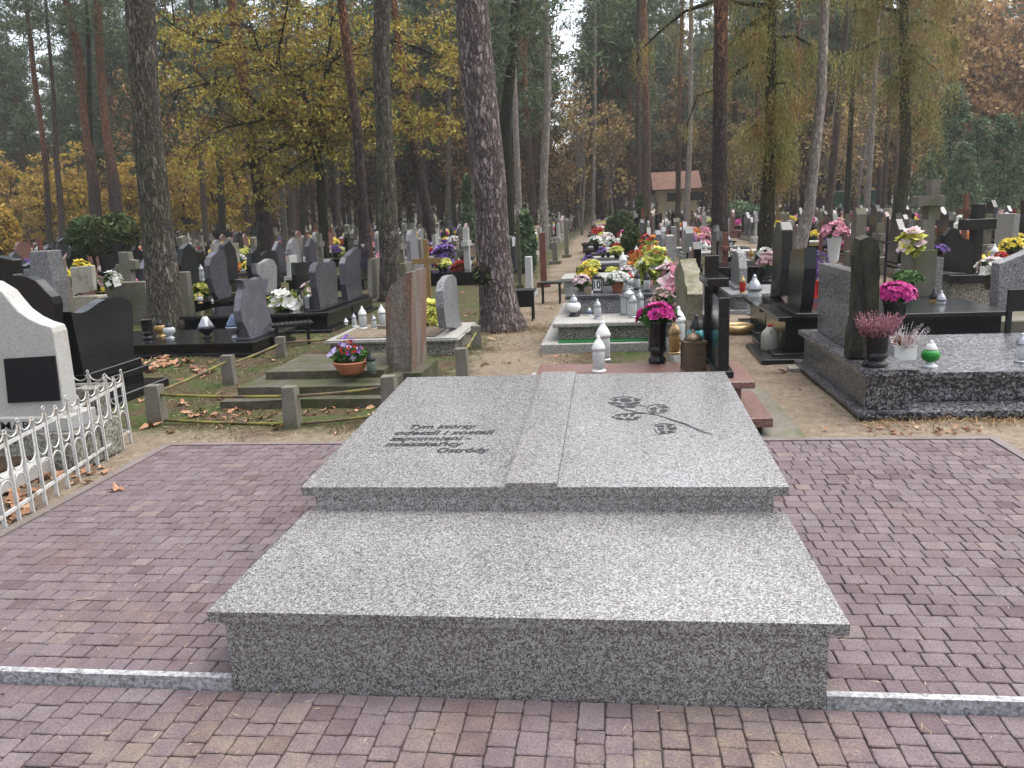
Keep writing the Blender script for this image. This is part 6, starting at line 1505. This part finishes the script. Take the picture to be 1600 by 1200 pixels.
# grass and moss tufts on the soil
C_, U_, V_ = [], [], []
for _ in range(9000):
    q = rng.random()
    if q < .55: x, y = rng.uniform(-5.5, -.3), rng.uniform(3.2, 8)
    elif q < .75: x, y = rng.uniform(-1.6, .9), rng.uniform(6, 11)
    else: x, y = rng.uniform(-9, 8), rng.uniform(6, 18)
    if noise.noise(Vector((x*1.3, y*1.3, 2))) < .02: continue
    if 2.4 < x < 3.3 and y < 8: continue
    for _k in range(3):
        l = rng.uniform(.006, .022); d = Vector((rng.gauss(0, .5), rng.gauss(0, .5), 1)).normalized(); c = Vector((x+rng.gauss(0, .03), y+rng.gauss(0, .03), 0)); c.z = gz(c.x, c.y)+l*.6
        C_.append(c); U_.append(d*l); V_.append(d.cross(Vector((rng.gauss(0, 1), rng.gauss(0, 1), 0))).normalized()*.004)
t = NT('grass_blade'); t.base(t.ramp(t.island(), [(0, (.05, .075, .02)), (.6, (.12, .14, .04)), (1, (.28, .22, .11))])); t.rough(.8)
struct(leafobj('grass', (np.array(C_), np.array(U_), np.array(V_)), t.m), 'stuff')
# dry grass along the foot of the terrazzo grave and round the pine
C_, U_, V_ = [], [], []
for _ in range(1500):
    if rng.random() < .6: x, y = rng.uniform(3.1, 5.6), BY-.03-abs(rng.gauss(0, .12))
    else:
        a = rng.random()*6.283; r_ = .35+abs(rng.gauss(0, .25)); x, y = big.location.x+r_*math.cos(a), big.location.y+r_*math.sin(a)
    l = rng.uniform(.015, .05); d = Vector((rng.gauss(0, .9), rng.gauss(0, .9), .6)).normalized(); z = gz(x, y)
    C_.append((x, y, z+l*.4)); U_.append(d*l); V_.append(d.cross(Vector((rng.gauss(0, 1), rng.gauss(0, 1), .2))).normalized()*.003)
t = NT('dry_grass_blade'); t.base(t.ramp(t.island(), [(0, (.18, .10, .045)), (.6, (.34, .22, .11)), (1, (.45, .36, .2))])); t.rough(.8)
struct(leafobj('dry_grass', (np.array(C_), np.array(U_), np.array(V_)), t.m), 'stuff')
# ------------------------------------------------------------------ damp autumn air
hz = bpy.data.materials.new('haze'); hz.use_nodes = True; ht_ = hz.node_tree; ht_.nodes.clear()
pv = ht_.nodes.new('ShaderNodeVolumePrincipled'); pv.inputs['Density'].default_value = 0.0006; pv.inputs['Color'].default_value = (.93, .94, .92, 1); pv.inputs['Anisotropy'].default_value = 0.2
ho = ht_.nodes.new('ShaderNodeOutputMaterial'); ht_.links.new(pv.outputs[0], ho.inputs['Volume'])
struct(MB().box(-190, 210, -30, 175, -1.0, 32).build('haze', hz), 'stuff')
# ------------------------------------------------------------------ labels of the repeats: kind + row + place beside a landmark
LM = [('big leaning pine', 768), ('straight grey pine', 605), ('thick grey pine', 245), ('autumn oak', 500), ('cream chapel', 1057), ('orange topped pine', 1125), ('mossy larch', 1200), ('grey stone cross', 1457), ('dark granite cross', 1531), ('ivy column', 150), ('slim pale pine', 851), ('left picture edge', 0)]
ORD = 'first second third fourth fifth sixth seventh eighth ninth tenth eleventh twelfth thirteenth fourteenth fifteenth sixteenth seventeenth eighteenth nineteenth twentieth'.split()+['twenty '+q for q in 'first second third fourth fifth sixth seventh eighth ninth'.split()]+['thirtieth']
bpy.context.view_layer.update()
auto = {}
for o, a in THINGS:
    if not a: continue
    x, y, z = o.location; px, py, D = project(x, y, z+.3)
    lm, lx = min(LM, key=lambda q: abs(q[1]-px)); side = 'left' if px < lx else 'right'
    if o['category'] in ('tree',): band = 'in nearer wood' if D < 72 else 'in deeper wood'
    else: band = 'in near rows' if D < 22 else 'in middle rows' if D < 38 else 'in far rows'
    auto.setdefault((o['label'], band, lm, side), []).append((abs(px-lx), D, o))
for (base, band, lm, side), lst in auto.items():
    lst.sort(key=lambda q: (q[0], q[1]))
    for i, (_, _, o) in enumerate(lst):
        o['label'] = f"{base} {band}, {ORD[min(i, 29)]} {side} of {lm}"
print('THINGS', len(THINGS))
